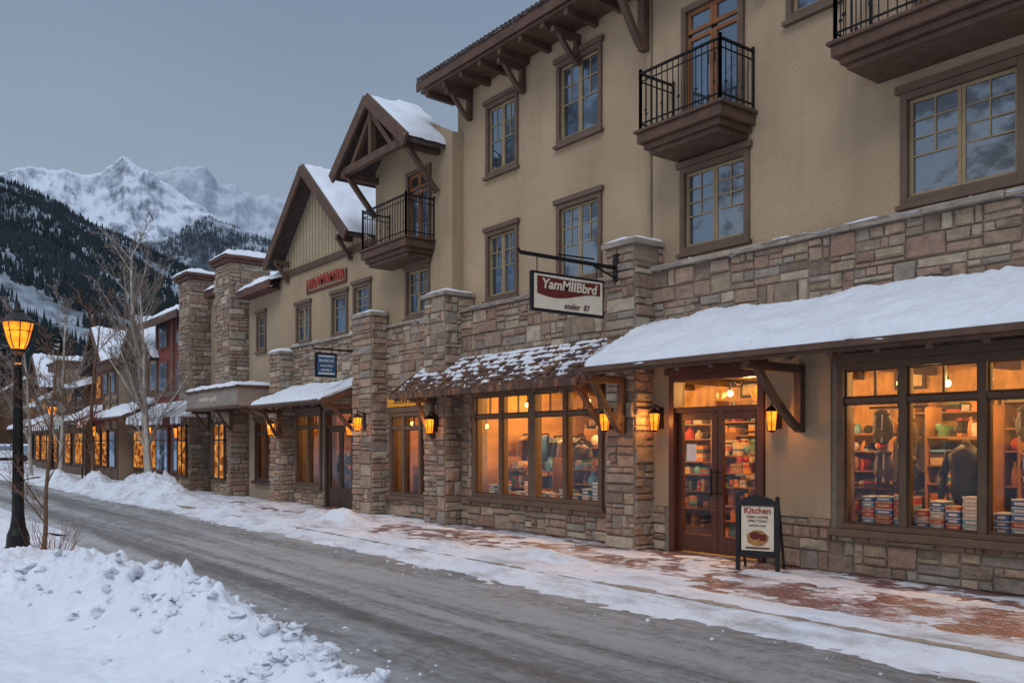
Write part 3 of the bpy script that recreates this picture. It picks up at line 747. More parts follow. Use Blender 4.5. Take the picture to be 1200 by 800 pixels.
BW = [(-22.8, -21.85, 4.3, 5.38), (-20.6, -19.7, 4.3, 5.38), (-19.4, -18.5, 4.45, 5.45), (-16.9, -15.9, 4.35, 5.45)]
mb = MB(); holed_wall(mb, BX0+.0, -18.3, 4.2, 6.35, .03, .3, BW[:3], 0)
holed_wall(mb, -18.3, XL-.003, 4.2, 8.0, .03, .3, [BW[3], (-16.85, -15.85, 5.9, 7.55)], 0)
mb.box(-15.25, XL-.004, .3, 1.0, 4.2, 9, 0); mb.box(BX0, BX0+.2, .3, 6, 0, 6.3, 0); mb.box(-18.5, -18.3, .3, 3, 6, 8, 0)
mb.face([(-18.3, .03, 8.0), (XL, .03, 8.0), (-16.97, .03, 8.95)], 0)
mb.build('stucco_wall', 'stucco2', gb)
mb = MB(); mb.face([(-23.8, .02, 6.35), (-18.3, .02, 6.35), (-18.95, .02, 6.7), (-21.35, .02, 8.72), (-23.6, .02, 6.75)]); mb.box(-23.85, -18.3, -.03, .029, 6.25, 6.42, 1)
mb.build('gable_siding', ['batten', 'timber'], gb)
for w in BW: up_window(gb, *w, .03, 2 if w[0] > -22.9 and w[1]-w[0] > .92 else 1, 2, 2, upper=.5)
french(gb, -16.85, -15.85, 5.9, 7.55, .03)
balcony(gb, -17.66, -15.7, .03, -.7, 5.52, 5.9, 6.75)
gable(gb, -21.4, 2.48, 6.66, 8.82, -.42, 6, snow=.2)
gable(gb, -16.97, 1.66, 7.82, 9.12, -.9, .45, snow=.16)
yt = -.78
mb = MB(); mb.beam((-18.3, yt, 7.78), (-15.64, yt, 7.78), .13, .17); mb.beam((-16.97, yt, 7.85), (-16.97, yt, 8.98), .12, .14)
mb.beam((-17.9, yt, 7.8), (-16.97, yt, 8.75), .1, .12); mb.beam((-16.04, yt, 7.8), (-16.97, yt, 8.75), .1, .12); mb.build('truss', 'timber', gb, bevel=.008)
for x in (-18.2, -15.55):
    mb = MB(); mb.beam((x, .02, 7.7), (x, -.88, 7.7), .12, .15); mb.beam((x, -.03, 6.85), (x, -.72, 7.66), .10, .12, up=(1, 0, 0)); mb.build('bracket', 'timber', gb, bevel=.008)
for x in (-23.3, -19.5):
    mb = MB(); mb.beam((x, .02, 6.6), (x, -.4, 6.6), .1, .13); mb.beam((x, 0, 6.1), (x, -.34, 6.58), .09, .1, up=(1, 0, 0)); mb.build('bracket', 'timber', gb, bevel=.008)
pillar(gb, -18.6, -17.7, .4, 4.5); pillar(gb, -23.6, -22.9, .4, 4.05)
awning(gb, -23.0, -18.62, -.0, 1.15, 3.12, 2.52, snowth=.12, lump=.65)
for x in (-22.85, -18.8): knee(gb, x, 0 if x > -20 else -.4, 2.54, 1.75, 1.05 if x > -20 else .65, .11)
shop_window(gb, *HB[0], 0, (-16.9, -16.2), 1.95)
shop_window(gb, *HB[1], 0, (-21.9,), 2.05)
x0, x1 = -20.9, -19.3
mb = MB(); mb.box(x0, x0+.1, -.05, .12, 0, 2.45); mb.box(x1-.1, x1, -.05, .12, 0, 2.45); mb.box(x0+.1, x1-.1, -.05, .12, 2.35, 2.45); mb.box(x0+.1, x1-.1, -.02, .1, 2.0, 2.07)
for k in range(2):
    a = x0+.105+k*.7; b = a+.69
    mb.box(a, a+.09, .02, .07, .02, 1.995); mb.box(b-.09, b, .02, .07, .02, 1.995); mb.box(a+.09, b-.09, .02, .07, .02, .5); mb.box(a+.09, b-.09, .02, .07, 1.9, 1.995)
d = mb.build('shop_door', 'dark', gb, bevel=.005); g = MB(); g.face([(x0+.1, .04, .1), (x1-.1, .04, .1), (x1-.1, .04, 2.35), (x0+.1, .04, 2.35)]); g.build('glass', 'glasshop', d)
g = MB(); g.cyl((-20.16, -.02, .9), (-20.16, -.02, 1.15), .014); g.build('handle', 'iron', d)
mb = MB()
for (A, B_) in ((-18.3, -15.3), (-23.5, -18.5)):
    D_ = 2.6; H_ = 2.7
    mb.face([(A, D_, 0), (B_, D_, 0), (B_, D_, H_), (A, D_, H_)]); mb.face([(A, .31, H_), (B_, .31, H_), (B_, D_, H_), (A, D_, H_)])
    mb.face([(A, .31, 0), (A, D_, 0), (A, D_, H_), (A, .31, H_)]); mb.face([(B_, .31, 0), (B_, D_, 0), (B_, D_, H_), (B_, .31, H_)])
    mb.face([(A, .31, .02), (B_, .31, .02), (B_, D_, .02), (A, D_, .02)], 1)
mb.build('shop_interior', ['interior', 'floorw'], gb)
for x in (-18.2, -17.2, -16.2): shelf(x, x+.95, 2.1, 2.5, .03, 2.2, 6, 'tall wooden shelf filled with small colourful goods')
shelf(-17.4, -15.8, .5, .8, .05, 1.1, 3, 'low wooden display shelf with goods behind the window')
shelf(-22.6, -21.2, 1.0, 1.4, .03, 1.5, 4, 'low wooden display shelf with goods behind the window')
for x in (-23.3, -22.0, -20.7): shelf(x, x+1.2, 2.1, 2.5, .03, 2.2, 6, 'tall wooden shelf filled with small colourful goods')
plight((-16.6, 1.3, 2.35), 72, WC, .12, gb, 'ceiling_light'); plight((-21.8, 1.3, 2.3), 44, WC, .12, gb, 'ceiling_light'); plight((-20, 1.6, 2.3), 32, WC, .12, gb, 'ceiling_light')

# ------------------------------------------------------------------ STONE TOWER BUILDING
tb = root('tower_building', (-28.5, 2, 0), 'tan building with two square stone towers and shop canopies', 'building')
TW = [(-25.75, -25.0, 4.35, 5.5)]; TG = [(-25.8, -24.1, .5, 2.3)]
mb = MB(); holed_wall(mb, -26.4, -23.95, 0, 6.2, .05, .3, TW+TG); holed_wall(mb, -30.2, -28, 0, 6.7, .15, .4, [(-29.6, -28.7, 4.3, 5.3), (-29.9, -28.3, .5, 2.3)])
mb.box(-32, -23.96, .45, 6, 0, 6.1)
mb.build('stucco_wall', 'stucco3', tb)
up_window(tb, *TW[0], .05, 1, 2, 2); up_window(tb, -29.6, -28.7, 4.3, 5.3, .15, 1, 2, 2)
shop_window(tb, *TG[0], .05, (-24.95,), 1.9, frame='dark'); shop_window(tb, -29.9, -28.3, .5, 2.3, .15, (-29.1,), 1.9, frame='dark')
mb = MB(); mb.box(-26.0, -23.97, .40, .44, .0, 2.6); mb.box(-30.1, -28.1, .42, .445, .0, 2.6); mb.build('interior_glow_panel', 'winglow', tb)  # flat emissive panels behind the glass stand in for lit rooms
mb = MB()
for x, w, z, h, m in ((-25.6, .3, .55, .8, 3), (-24.8, .3, .55, .5, 5), (-25.0, .2, 1.3, .4, 0), (-29.6, .3, .55, .7, 3), (-28.9, .25, .55, .9, 5)): mb.box(x, x+w, .34, .39, z, z+h, m)
mb.build('display_goods', ['g%d' % i for i in range(6)], tb, kind='stuff')
mb = MB(); mb.idx([(-26.3, -.35, 6.2), (-23.7, -.35, 6.2), (-23.7, 3, 7.2), (-26.3, 3, 7.2)], [(0, 1, 2, 3)]); mb.box(-26.28, -23.7, -.4, -.352, 6.0, 6.22, 1); mb.box(-26.28, -23.98, -.35, .04, 6.0, 6.05, 1)
mb.box(-30.18, -28.02, -.1, .14, 6.55, 6.75, 1); mb.idx([(-30.2, -.1, 6.77), (-28, -.1, 6.77), (-28, 3, 7.5), (-30.2, 3, 7.5)], [(0, 1, 2, 3)])
rf = mb.build('roof', ['roof', 'cornice'], tb)
sheet('snow_cover', rf, (-26.3, -.38, 6.22), (-23.65, -.38, 6.22), (-26.3, 3, 7.22), (-23.65, 3, 7.22), 30, 24, .2, lump=.8)
sheet('snow_cover', rf, (-30.2, -.12, 6.78), (-28, -.12, 6.78), (-30.2, 3, 7.52), (-28, 3, 7.52), 16, 16, .2)
for (a, b, z) in ((-27.85, -26.6, 7.15), (-31.6, -30.4, 7.2)):
    mb = MB(); mb.box(a, b, -.5, .8, 0, z, 1); stones(mb, a, b, 0, z, [], front(-.5)); stones(mb, -.5, .8, 0, z, [], right(b)); stones(mb, -.5, .8, 0, z, [], left(a))
    t = mb.build('stone_tower', ['stone', 'mortar'], tb)
    c = MB(); c.box(a-.12, b+.12, -.62, .9, z+.003, z+.12); c.box(a-.2, b+.2, -.7, 1.0, z+.122, z+.22); c.build('cap', 'cornice', t, bevel=.01)
    sheet('snow_cap', t, (a-.2, -.7, z+.22), (b+.2, -.7, z+.22), (a-.2, 1.0, z+.22), (b+.2, 1.0, z+.22), 18, 18, .2)
    up = MB(); xm = (a+b)/2
    fr = MB()
    for q in (xm-.5, xm-.03, xm+.44): fr.box(q, q+.06, -.62, -.56, .55, 2.2)
    fr.box(xm-.5, xm+.5, -.62, -.562, 1.7, 1.75); fr.box(xm-.5, xm+.5, -.63, -.562, 2.2, 2.27); fr.box(xm-.5, xm+.5, -.63, -.562, .48, .55); wo = fr.build('window', 'dark', t)
    up.box(xm-.46, xm+.46, -.59, -.565, .55, 2.2); up.build('glass', 'winglow', wo)  # pane itself emits the painted room light
mb = MB(); mb.box(-28.6, -24.1, -1.15, .04, 2.68, 3.18, 0); mb.box(-28.64, -24.06, -1.2, .03, 3.182, 3.26, 1); mb.box(-28.64, -24.06, -1.19, -1.152, 2.62, 2.70, 1)
cn = mb.build('canopy', ['tan', 'timber'], tb)
for x in (-28.3, -26.3, -24.35): knee(tb, x, .04 if x > -26 else -.5, 2.64, 2.0, 1.0 if x > -26 else .6, .09)
text('mountain goods', .24, 'cream', cn, (-26.6, -1.156, 2.95))
sheet('snow_cover', cn, (-28.64, -1.2, 3.26), (-24.06, -1.2, 3.26), (-28.64, .03, 3.26), (-24.06, .03, 3.26), 60, 16, .14, lump=.8)
def fabric(bld, x0, x1, yw, p, zt, ze, mats=('white', 'grey')):
    mb = MB(); n = max(4, int((x1-x0)/.3))
    for i in range(n):
        a = x0+(x1-x0)*i/n; b = x0+(x1-x0)*(i+1)/n
        mb.idx([(a, yw, zt), (b, yw, zt), (b, yw-p, ze), (a, yw-p, ze)], [(0, 3, 2, 1)], i % 2)
        mb.idx([(a, yw-p, ze), (b, yw-p, ze), (b, yw-p-.01, ze-.22), ((a+b)/2, yw-p-.01, ze-.27), (a, yw-p-.01, ze-.22)], [(0, 4, 3, 2, 1)], i % 2)
    mb.face([(x1, yw, zt), (x1, yw-p, ze), (x1, yw, ze)], 0); mb.face([(x0, yw, zt), (x0, yw-p, ze), (x0, yw, ze)], 0)
    o = mb.build('fabric_awning', list(mats), bld)
    sheet('snow_cover', o, (x0, yw-p, ze+.01), (x1, yw-p, ze+.01), (x0, yw, zt+.01), (x1, yw, zt+.01), int((x1-x0)/.12), 14, .05, patch=.6, vb=1.2)
    return o
fabric(tb, -33.5, -30.0, -.52, 1.0, 3.1, 2.5); fabric(tb, -29.9, -28.75, -.1, 1.2, 3.1, 2.5)

# ------------------------------------------------------------------ FAR STREET ROW
def far_house(x0, x1, y, h, hr, wall, lab, style='gable', aw='roof', lit=True, depth=9, balc=False):
    b = root('row_house', ((x0+x1)/2, y+depth/2, 0), lab, 'building', 'shops along the street')
    mb = MB(); mb.box(x0, x1, y, y+depth, 0, h, 0); xm = (x0+x1)/2
    if style == 'gable': mb.idx([(x0, y, h), (x1, y, h), (xm, y, hr-.1), (x0, y+depth, h), (x1, y+depth, h), (xm, y+depth, hr-.1)], [(0, 1, 2), (4, 3, 5)], 0)
    elif style == 'side': mb.idx([(x0, y, h), (x0, y+depth, h), (x0, y+depth/2, hr-.1), (x1, y, h), (x1, y+depth, h), (x1, y+depth/2, hr-.1)], [(0, 2, 1), (3, 4, 5)], 0)
    mb.build('wall', wall, b)
    tr = MB()
    for q in (x0+.1, xm, x1-.1): tr.box(q-.09, q+.09, y-.05, y-.002, 0, h-.2)
    tr.box(x0, x1, y-.08, y-.052, 3.42, 3.6); tr.box(x0, x1, y-.04, y-.004, .0, .42); tr.build('trim', 'trim', b)
    if style == 'gable': gable(b, xm, (x1-x0)/2+.4, h-.15, hr, y-.6, y+depth+.4, snow=.3)
    elif style == 'flat':
        r = MB(); r.box(x0-.12, x1+.12, y-.3, y+depth, h+.003, h+.35, 1); r.box(x0-.2, x1+.2, y-.4, y+depth, h+.353, h+.45, 0); ro = r.build('roof', ['cornice', 'timber'], b)
        sheet('snow_cover', ro, (x0-.2, y-.4, h+.45), (x1+.2, y-.4, h+.45), (x0-.2, y+depth, h+.45), (x1+.2, y+depth, h+.45), 24, 20, .3, lump=.6)
    else:
        r = MB(); ym = y+depth/2
        r.idx([(x0-.3, y-.6, h-.2), (x1+.3, y-.6, h-.2), (x1+.3, ym, hr), (x0-.3, ym, hr), (x0-.3, y-.6, h-.35), (x1+.3, y-.6, h-.35), (x1+.3, ym, hr-.15), (x0-.3, ym, hr-.15)], [(0, 1, 2, 3), (7, 6, 5, 4), (0, 4, 5, 1), (1, 5, 6, 2), (0, 3, 7, 4)])
        r.idx([(x0-.3, y+depth+.5, h-.2), (x1+.3, y+depth+.5, h-.2), (x1+.3, ym, hr), (x0-.3, ym, hr)], [(0, 3, 2, 1)])
        r.box(x0-.32, x1+.32, y-.66, y-.602, h-.42, h-.15, 1)
        ro = r.build('roof', ['roof', 'timber'], b)
        sheet('snow_cover', ro, (x0-.3, y-.64, h-.2), (x1+.3, y-.64, h-.2), (x0-.3, ym, hr), (x1+.3, ym, hr), int((x1-x0)/.15), 24, .32, lump=.8)
        ch = MB(); ch.box(xm-.4, xm+.4, ym-1.6, ym-.9, hr-.8, hr+.8, 0); ch.box(xm-.5, xm+.5, ym-1.7, ym-.8, hr+.802, hr+.9, 1); ch.build('chimney', ['cap', 'snow'], ro)
    n = max(2, int((x1-x0)/R.uniform(1.4, 2.3))); T = (x1-x0)/n; ww = R.uniform(.36, .5); wh = R.uniform(.8, 1.05)
    for i in range(n):
        a = x0+T*i+T*.27; c = a+T*ww
        for z in ([3.9] if h < 6.4 else [3.7, 5.4]):
            w = MB(); w.box(a-.07, c+.07, y-.06, y-.003, z-.07, z+wh+.07); wo = w.build('window', 'trim' if wall != 'brownwood' else 'sash', b)
            g = MB()
            for u in (0, 1):
                for v in (0, 1): g.box(a+u*((c-a)/2+.015), (a+c)/2-.015+u*((c-a)/2), y-.07, y-.061, z+v*wh/2, z+wh/2-.02+v*wh/2)
            g.build('glass', 'glassup' if R.random() < .8 else 'winglow', wo)  # lit panes carry painted room light
        a = x0+T*i+T*.16; c = a+T*R.uniform(.5, .72)
        w = MB(); w.box(a-.06, c+.06, y-.095, y-.003, .5, 2.25); wo = w.build('shop_window', R.choice(('dark', 'timber', 'cornice')), b)
        g = MB()
        for u in range(3):
            for (z0, z1) in ((.6, 1.72), (1.78, 2.15)): g.box(a+(c-a)*u/3+.02, a+(c-a)*(u+1)/3-.02, y-.105, y-.096, z0, z1)
        g.build('glass', 'winglow' if lit and R.random() < .6 else 'glassup', wo)  # lit shop panes glow with the painted interior pattern
    if balc: balcony(b, xm-1.4, xm+1.4, y, y-1.0, 3.3, 3.6, 4.5)
    if isinstance(aw, tuple): fabric(b, x0+.2, x1-.2, y, 1.2, 3.2, 2.6, aw)
    elif aw: awning(b, x0+.1, x1-.1, y, 1.5, 3.4, 2.6, snowth=.18, step=1.2, lump=.9)
    return b
far_house(-36.6, -32.05, .1, 6.5, 7.9, 'redwood', 'dark red timber shop with snowy roof', 'side', ('white', 'grey'))
far_house(-41.2, -36.7, .4, 5.2, 6.9, 'brownwood', 'brown timber gabled shop with snow covered roof', 'gable')
far_house(-44.2, -41.4, -.2, 4.9, 5.7, 'stucco3', 'low tan shop with flat snow covered roof', 'flat', ('redf', 'white'))
far_house(-48.2, -44.4, .3, 5.3, 7.2, 'redwood', 'narrow red gabled shop with snowy roof', 'gable', 'roof')
far_house(-53.5, -48.4, -.1, 4.6, 6.0, 'brownwood', 'low brown shop with striped awning and snowy roof', 'side', ('white', 'greenf'))
far_house(-57.5, -54, .0, 5.8, 7.3, 'stucco2', 'narrow tan shop with flat snowy roof', 'flat', ('redf', 'white'))
far_house(-62.5, -57.7, .5, 4.5, 6.0, 'redwood', 'low red shop with long snowy roof', 'side', 'roof')
far_house(-67, -62.8, .6, 5.4, 7.4, 'brownwood', 'brown gabled shop with snowy roof', 'gable', ('white', 'grey'))
far_house(-76, -68, 1.5, 4.4, 6.2, 'brownwood', 'brown shop with long snowy roof', 'side')
for (x0, x1, y, h, hr, w, st) in ((-104, -94, 8, 5.5, 8.2, 'stucco3', 'gable'), (-120, -109, 2, 6, 9, 'brownwood', 'side'), (-84, -77, 12, 6.5, 9.5, 'redwood', 'side'), (-140, -126, -8, 6, 9, 'stucco2', 'gable')):
    far_house(x0, x1, y, h, hr, w, 'snow roofed lodge at the end of the street', st, None)

# ------------------------------------------------------------------ SIGNS
s = root('hanging_shop_sign', (-9.78, -1.3, 3.5), 'cream hanging shop sign with a maroon band on an iron bracket', 'sign')
mb = MB(); mb.box(-9.81, -9.75, -2.12, -.72, 3.50, 4.07, 0); mb.build('sign_frame', 'iron', s, bevel=.008)
mb = MB(); mb.box(-9.749, -9.742, -2.08, -.76, 3.54, 4.03, 0); mb.box(-9.818, -9.811, -2.08, -.76, 3.54, 4.03, 0); bd = mb.build('sign_board', 'cream', s)
mb = MB(); n = 30; top = []; bot = []
for i in range(n+1):
    t = i/n; y = -2.03+1.22*t
    tz = 4.005-.012*math.sin(t*math.pi); bz = 3.775-.06*math.sin(t*math.pi*1.5+.3)-.015*t
    top.append((-9.738, y, tz)); bot.append((-9.738, y, bz))
for i in range(n): mb.face([bot[i], bot[i+1], top[i+1], top[i]])
mb.build('swoosh', 'redp', s)
text('YamMIIBbrd', .20, 'cream', s, (-9.733, -1.42, 3.895), 'side', sx=1.05, ext=.003, shear=.15, off=.004)
text('atelier  87', .12, 'redp', s, (-9.733, -1.28, 3.61), 'side', ext=.003, shear=.2)
mb = MB(); mb.beam((-9.78, -.42, 4.30), (-9.78, -2.3, 4.30), .04, .05); mb.box(-9.83, -9.73, -.46, -.44, 4.08, 4.52); mb.beam((-9.78, -.44, 4.14), (-9.78, -.9, 4.28), .025, .025, up=(1, 0, 0))
for y in (-.85, -2.0): mb.cyl((-9.78, y, 4.07), (-9.78, y, 4.28), .008, .008, 6)
mb.beam((-9.78, -2.3, 4.30), (-9.78, -2.36, 4.36), .03, .03, up=(1, 0, 0)); mb.beam((-9.78, -.9, 4.38), (-9.78, -1.6, 4.36), .02, .02, up=(1, 0, 0))
mb.build('bracket', 'iron', s)

s = root('wall_lettering_sign', (-20.9, 0, 5.6), 'row of dark red shop name letters on a wall rail', 'sign')
mb = MB(); mb.box(-22.1, -19.75, .0, .025, 5.60, 5.66); mb.box(-22.1, -22.06, .0, .025, 5.661, 5.95); mb.box(-19.79, -19.75, .0, .025, 5.661, 5.95)
mb.build('mounting_rail', 'redp', s)
for i, ch in enumerate('HRAMAMER'):
    t = (i+.5)/8; text(ch, .37, 'redl', s, (-22.03+2.26*t, -.03, 5.80+.05*math.sin(t*math.pi)), 'front', name='letter', ext=.012, off=.008)
s = root('blue_hanging_sign', (-18.9, -.9, 3.1), 'small blue and white square hanging sign on the stone pier', 'sign')
mb = MB(); mb.box(-18.93, -18.87, -1.22, -.68, 3.15, 3.72); mb.build('sign_frame', 'iron', s, bevel=.006)
mb = MB(); mb.box(-18.869, -18.862, -1.18, -.72, 3.19, 3.68, 0); mb.box(-18.861, -18.857, -1.15, -.75, 3.22, 3.25, 1); mb.box(-18.861, -18.857, -1.15, -.75, 3.62, 3.65, 1); mb.build('sign_board', ['bluep', 'white'], s)
text('BLANCHE', .095, 'white', s, (-18.856, -.95, 3.53), 'side', ext=.002, sx=.9); text('mountain', .085, 'white', s, (-18.856, -.95, 3.42), 'side', ext=.002); text('FAMILY', .085, 'white', s, (-18.856, -.95, 3.31), 'side', ext=.002)
mb = MB(); mb.beam((-18.9, -.3, 3.8), (-18.9, -1.25, 3.8), .03, .04); mb.cyl((-18.9, -.8, 3.72), (-18.9, -.8, 3.8), .008); mb.cyl((-18.9, -1.1, 3.72), (-18.9, -1.1, 3.8), .008); mb.box(-18.9, -18.6, -.35, -.3, 3.77, 3.83); mb.build('bracket', 'iron', s)
s = root('fascia_sign', (-21.9, -.05, 2.6), 'dark fascia sign with white lettering above the shop window', 'sign')
mb = MB(); mb.box(-22.75, -21.1, -.13, -.07, 2.58, 2.82); mb.build('sign_board', 'black', s, bevel=.005); text('HUMAN PAPER', .19, 'white', s, (-21.92, -.135, 2.69))
s = root('fascia_sign', (-16.5, -.05, 2.4), 'glowing amber fascia sign with dark lettering over the shop window', 'sign')
mb = MB(); mb.box(-17.5, -15.6, -.12, -.07, 2.43, 2.68); mb.build('sign_board', emit('amber_sign_glow', (.8, .36, .06), .55), s, bevel=.005); text('SOHAMUNDY', .2, 'black', s, (-16.55, -.125, 2.55))

# A-frame board
ax, ay = -6.98, -.66; ang = math.radians(22)
s = root('sidewalk_sign', (ax, ay, 0), 'black framed scroll topped sidewalk sign with a cream poster', 'sign')
def R_(mb): mb.rot(ang, (ax, ay)); return mb
mb = MB(); w = .25
for sx in (-w, w):
    mb.beam((ax+sx, ay-.02, 0), (ax+sx, ay-.02, .90), .05, .045); mb.beam((ax+sx, ay+.32, 0), (ax+sx, ay+.02, .88), .03, .03); mb.blob((ax+sx, ay-.02, .915), .03, 0, 10, 8, amp=0)
n = 14; pr = [(ax-w, .82)]
for i in range(n+1):
    a0 = math.pi*i/n; pr.append((ax-w*.86*math.cos(a0), .86+.08*math.sin(a0)+.03*math.exp(-((i-7)/1.6)**2)))
pr.append((ax+w, .82))
V = [(p, ay-.045, z) for p, z in pr]+[(p, ay+.005, z) for p, z in pr]; k = len(pr)
mb.idx(V, [tuple(range(k-1, -1, -1)), tuple(range(k, 2*k))]+[(i, (i+1) % k, k+(i+1) % k, k+i) for i in range(k)])
mb.box(ax-w+.01, ax+w-.01, ay-.035, ay-.005, .17, .24); mb.box(ax-w+.023, ax+w-.023, ay-.015, ay+.005, .241, .819)
R_(mb).build('frame', 'black', s, bevel=.003)
mb = MB(); mb.box(ax-.205, ax+.205, ay-.024, ay-.018, .25, .815); R_(mb).build('poster', 'cream', s)
mb = MB()
V = [(ax+.14*math.cos(i*.314)+.01*math.sin(i*2), ay-.028, .41+.10*math.sin(i*.314)) for i in range(20)]; mb.idx(V, [tuple(range(20))], 0)
V = [(ax-.03+.07*math.cos(i*.314), ay-.031, .44+.05*math.sin(i*.314)) for i in range(20)]; mb.idx(V, [tuple(range(20))], 1)
mb.box(ax-.15, ax+.15, ay-.031, ay-.026, .275, .295, 1); mb.box(ax+.03, ax+.11, ay-.034, ay-.0315, .38, .46, 1)
R_(mb).build('picture', ['yellow', 'redp'], s)
c, sn = math.cos(ang), math.sin(ang)
def atp(dx, dy, z): return (ax+dx*c-dy*sn, ay+dx*sn+dy*c, z)
text('Kitchen', .11, 'redl', s, atp(0, -.030, .755), ang=ang, ext=.002, off=.002); text('FRESH COFFEE', .042, 'redp', s, atp(0, -.030, .675), ang=ang, ext=.002); text('OPEN TODAY', .04, 'redp', s, atp(0, -.030, .625), ang=ang, ext=.002); text('and hot soup', .04, 'black', s, atp(0, -.030, .57), ang=ang, ext=.002)

# ------------------------------------------------------------------ LANTERNS
def lantern(x, y, z, pw=9, sc=1.):
    t = root('wall_lantern', (x, y, z), 'black iron wall lantern glowing amber on the facade', 'lamp', 'wall lanterns along the facade')
    cy = y-.16*sc
    mb = MB(); mb.box(x-.04*sc, x+.04*sc, y-.02, y-.0, z-.1*sc, z+.22*sc); mb.beam((x, y-.02, z+.2*sc), (x, cy, z+.26*sc), .02, .02, up=(1, 0, 0)); mb.cyl((x, cy, z+.17*sc), (x, cy, z+.27*sc), .012, .012, 6)
    mb.build('bracket', 'iron', t)
    mb = MB(); r = .08*sc
    mb.lathe((x, cy, z+.13*sc), [(r*1.25, 0), (r*1.2, .015*sc), (r*.5, .06*sc), (.01, .08*sc)], 6); mb.lathe((x, cy, z-.15*sc), [(.01, 0), (r*.6, .02*sc), (r*.85, .03*sc)], 6)
    for i in range(6):
        a = i*math.pi/3; mb.cyl((x+r*.75*math.cos(a), cy+r*.75*math.sin(a), z-.12*sc), (x+r*1.05*math.cos(a), cy+r*1.05*math.sin(a), z+.13*sc), .007, .007, 5)
    mb.build('cage', 'iron', t)
    mb = MB(); mb.lathe((x, cy, z-.12*sc), [(r*.7, 0), (r*.98, .245*sc)], 6); mb.build('lamp_glass', 'lampglass', t)
    plight((x, cy-.12*sc, z+.02), pw, (1, .38, .08), .05, t)
lantern(-7.12, -.02, 1.9, 11); lantern(-9.22, -.02, 1.93, 11); lantern(-9.86, -.44, 1.93, 10); lantern(-14.9, -.44, 1.95, 10, 1.1)
lantern(-17.95, -.44, 2.05, 10, 1.15); lantern(-23.0, -.44, 2.0, 10, 1.2); lantern(-19.15, -.04, 1.95, 5, 1.1)
lantern(-33.0, .05, 2.0, 6, 1.4); lantern(-38.0, .38, 2.1, 6, 1.5); lantern(-45, -.22, 2.2, 6, 1.8)

def street_lamp(x, y, H=3.7, pw=28):
    t = root('street_lamp', (x, y, 0), 'black cast iron street lamp with a glowing amber lantern', 'street lamp', 'street lamps')
    mb = MB(); mb.lathe((x, y, -.05), [(.20, 0), (.20, .12), (.16, .16), (.15, .32), (.11, .42), (.085, .6), (.075, .9), (.09, .93), (.06, 1.0), (.055, 1.8), (.045, H-.95), (.07, H-.93), (.07, H-.89), (.045, H-.86), (.05, H-.76), (.10, H-.70), (.11, H-.66)], 16)
    for i in range(8):
        a = i*math.pi/4; mb.cyl((x+.075*math.cos(a), y+.075*math.sin(a), .55), (x+.05*math.cos(a), y+.05*math.sin(a), H-1.), .01, .008, 5)
    mb.build('post', 'iron', t, smooth=False)
    zb = H-.70; pr = [(.09, 0), (.125, .07), (.15, .15), (.175, .25), (.20, .37)]
    mb = MB(); mb.lathe((x, y, zb), pr, 16); mb.build('lamp_glass', 'lampglass', t, smooth=True)
    mb = MB(); mb.lathe((x, y, zb+.37), [(.235, 0), (.24, .02), (.17, .08), (.11, .13), (.085, .16), (.085, .18), (.045, .22), (.02, .25), (.03, .28), (.0, .32)], 14)
    for i in range(8):
        a = i*math.pi/4
        for (r0, z0), (r1, z1) in zip(pr, pr[1:]): mb.cyl((x+(r0+.006)*math.cos(a), y+(r0+.006)*math.sin(a), zb+z0), (x+(r1+.006)*math.cos(a), y+(r1+.006)*math.sin(a), zb+z1), .009, .009, 5)
    for k in range(8):
        a = k*math.pi/4; b = a+math.pi/4
        mb.cyl((x+.182*math.cos(a), y+.182*math.sin(a), zb+.25), (x+.182*math.cos(b), y+.182*math.sin(b), zb+.25), .007, .007, 4)
    mb.build('lamp_cap', 'iron', t)
    plight((x, y, zb-.12), pw, (1, .38, .08), .12, t)
    plight((x+.3, y-.3, zb+.2), pw*.3, (1, .38, .08), .1, t)
street_lamp(-14.65, -7.85)
street_lamp(-44, -2.4, 3.6, 10); street_lamp(-62, -2.4, 3.6, 10)

# ------------------------------------------------------------------ TREES
def bare_tree(x, y, z, H, seed, tm='bark', wm='twig', lab='', lv=4, r0=.09, spread=.5, nb=3, lean=(0, 0), r_min=.006, pr=.82):
    rr = random.Random(seed); t = root('bare_tree', (x, y, z), lab, 'tree')
    tr = MB(); cr = MB()
    def grow(p, d, L, r, level):
        segs = 6 if level < 2 else 3; P = p; D = d.copy(); rad = r
        for k in range(segs):
            D = (D+Vector((rr.uniform(-1, 1), rr.uniform(-1, 1), rr.uniform(-.3, .6)))*(.09+.05*level)).normalized()
            Q = P+D*L/segs; r2 = max(r_min*.7, r*(1-.78*(k+1)/segs))
            (tr if level < 2 else cr).cyl(P, Q, rad, r2, 8 if level == 0 else (5 if level < 3 else 3), caps=False)
            if level < lv and (k > 0 or level > 0):
                for _ in range(nb if level else (3 if k > 0 else 0)):
                    if rr.random() < pr:
                        a = rr.uniform(0, 6.28); sd = Vector((math.cos(a), math.sin(a), 0)); sd = (sd-D*sd.dot(D)).normalized()
                        nd = (D*rr.uniform(.6, 1)+sd*rr.uniform(.5, 1)*spread*1.5+Vector((0, 0, .12))).normalized()
                        grow(P+(Q-P)*rr.random(), nd, L*rr.uniform(.30, .48)*(1-.09*k), max(r_min, rad*rr.uniform(.32, .5)), level+1)
            P = Q; rad = r2
    grow(Vector((x, y, z-.1)), Vector((lean[0], lean[1], 1)).normalized(), H, r0, 0)
    tr.build('trunk', tm, t, smooth=True); cr.build('crown', wm, t)
bare_tree(-29.6, -2.0, 0, 7.9, 3, lab='tall bare aspen with pale bark in a snow bank', r0=.14, lv=4, nb=2, lean=(-.05, -.06), r_min=.007, pr=.8)
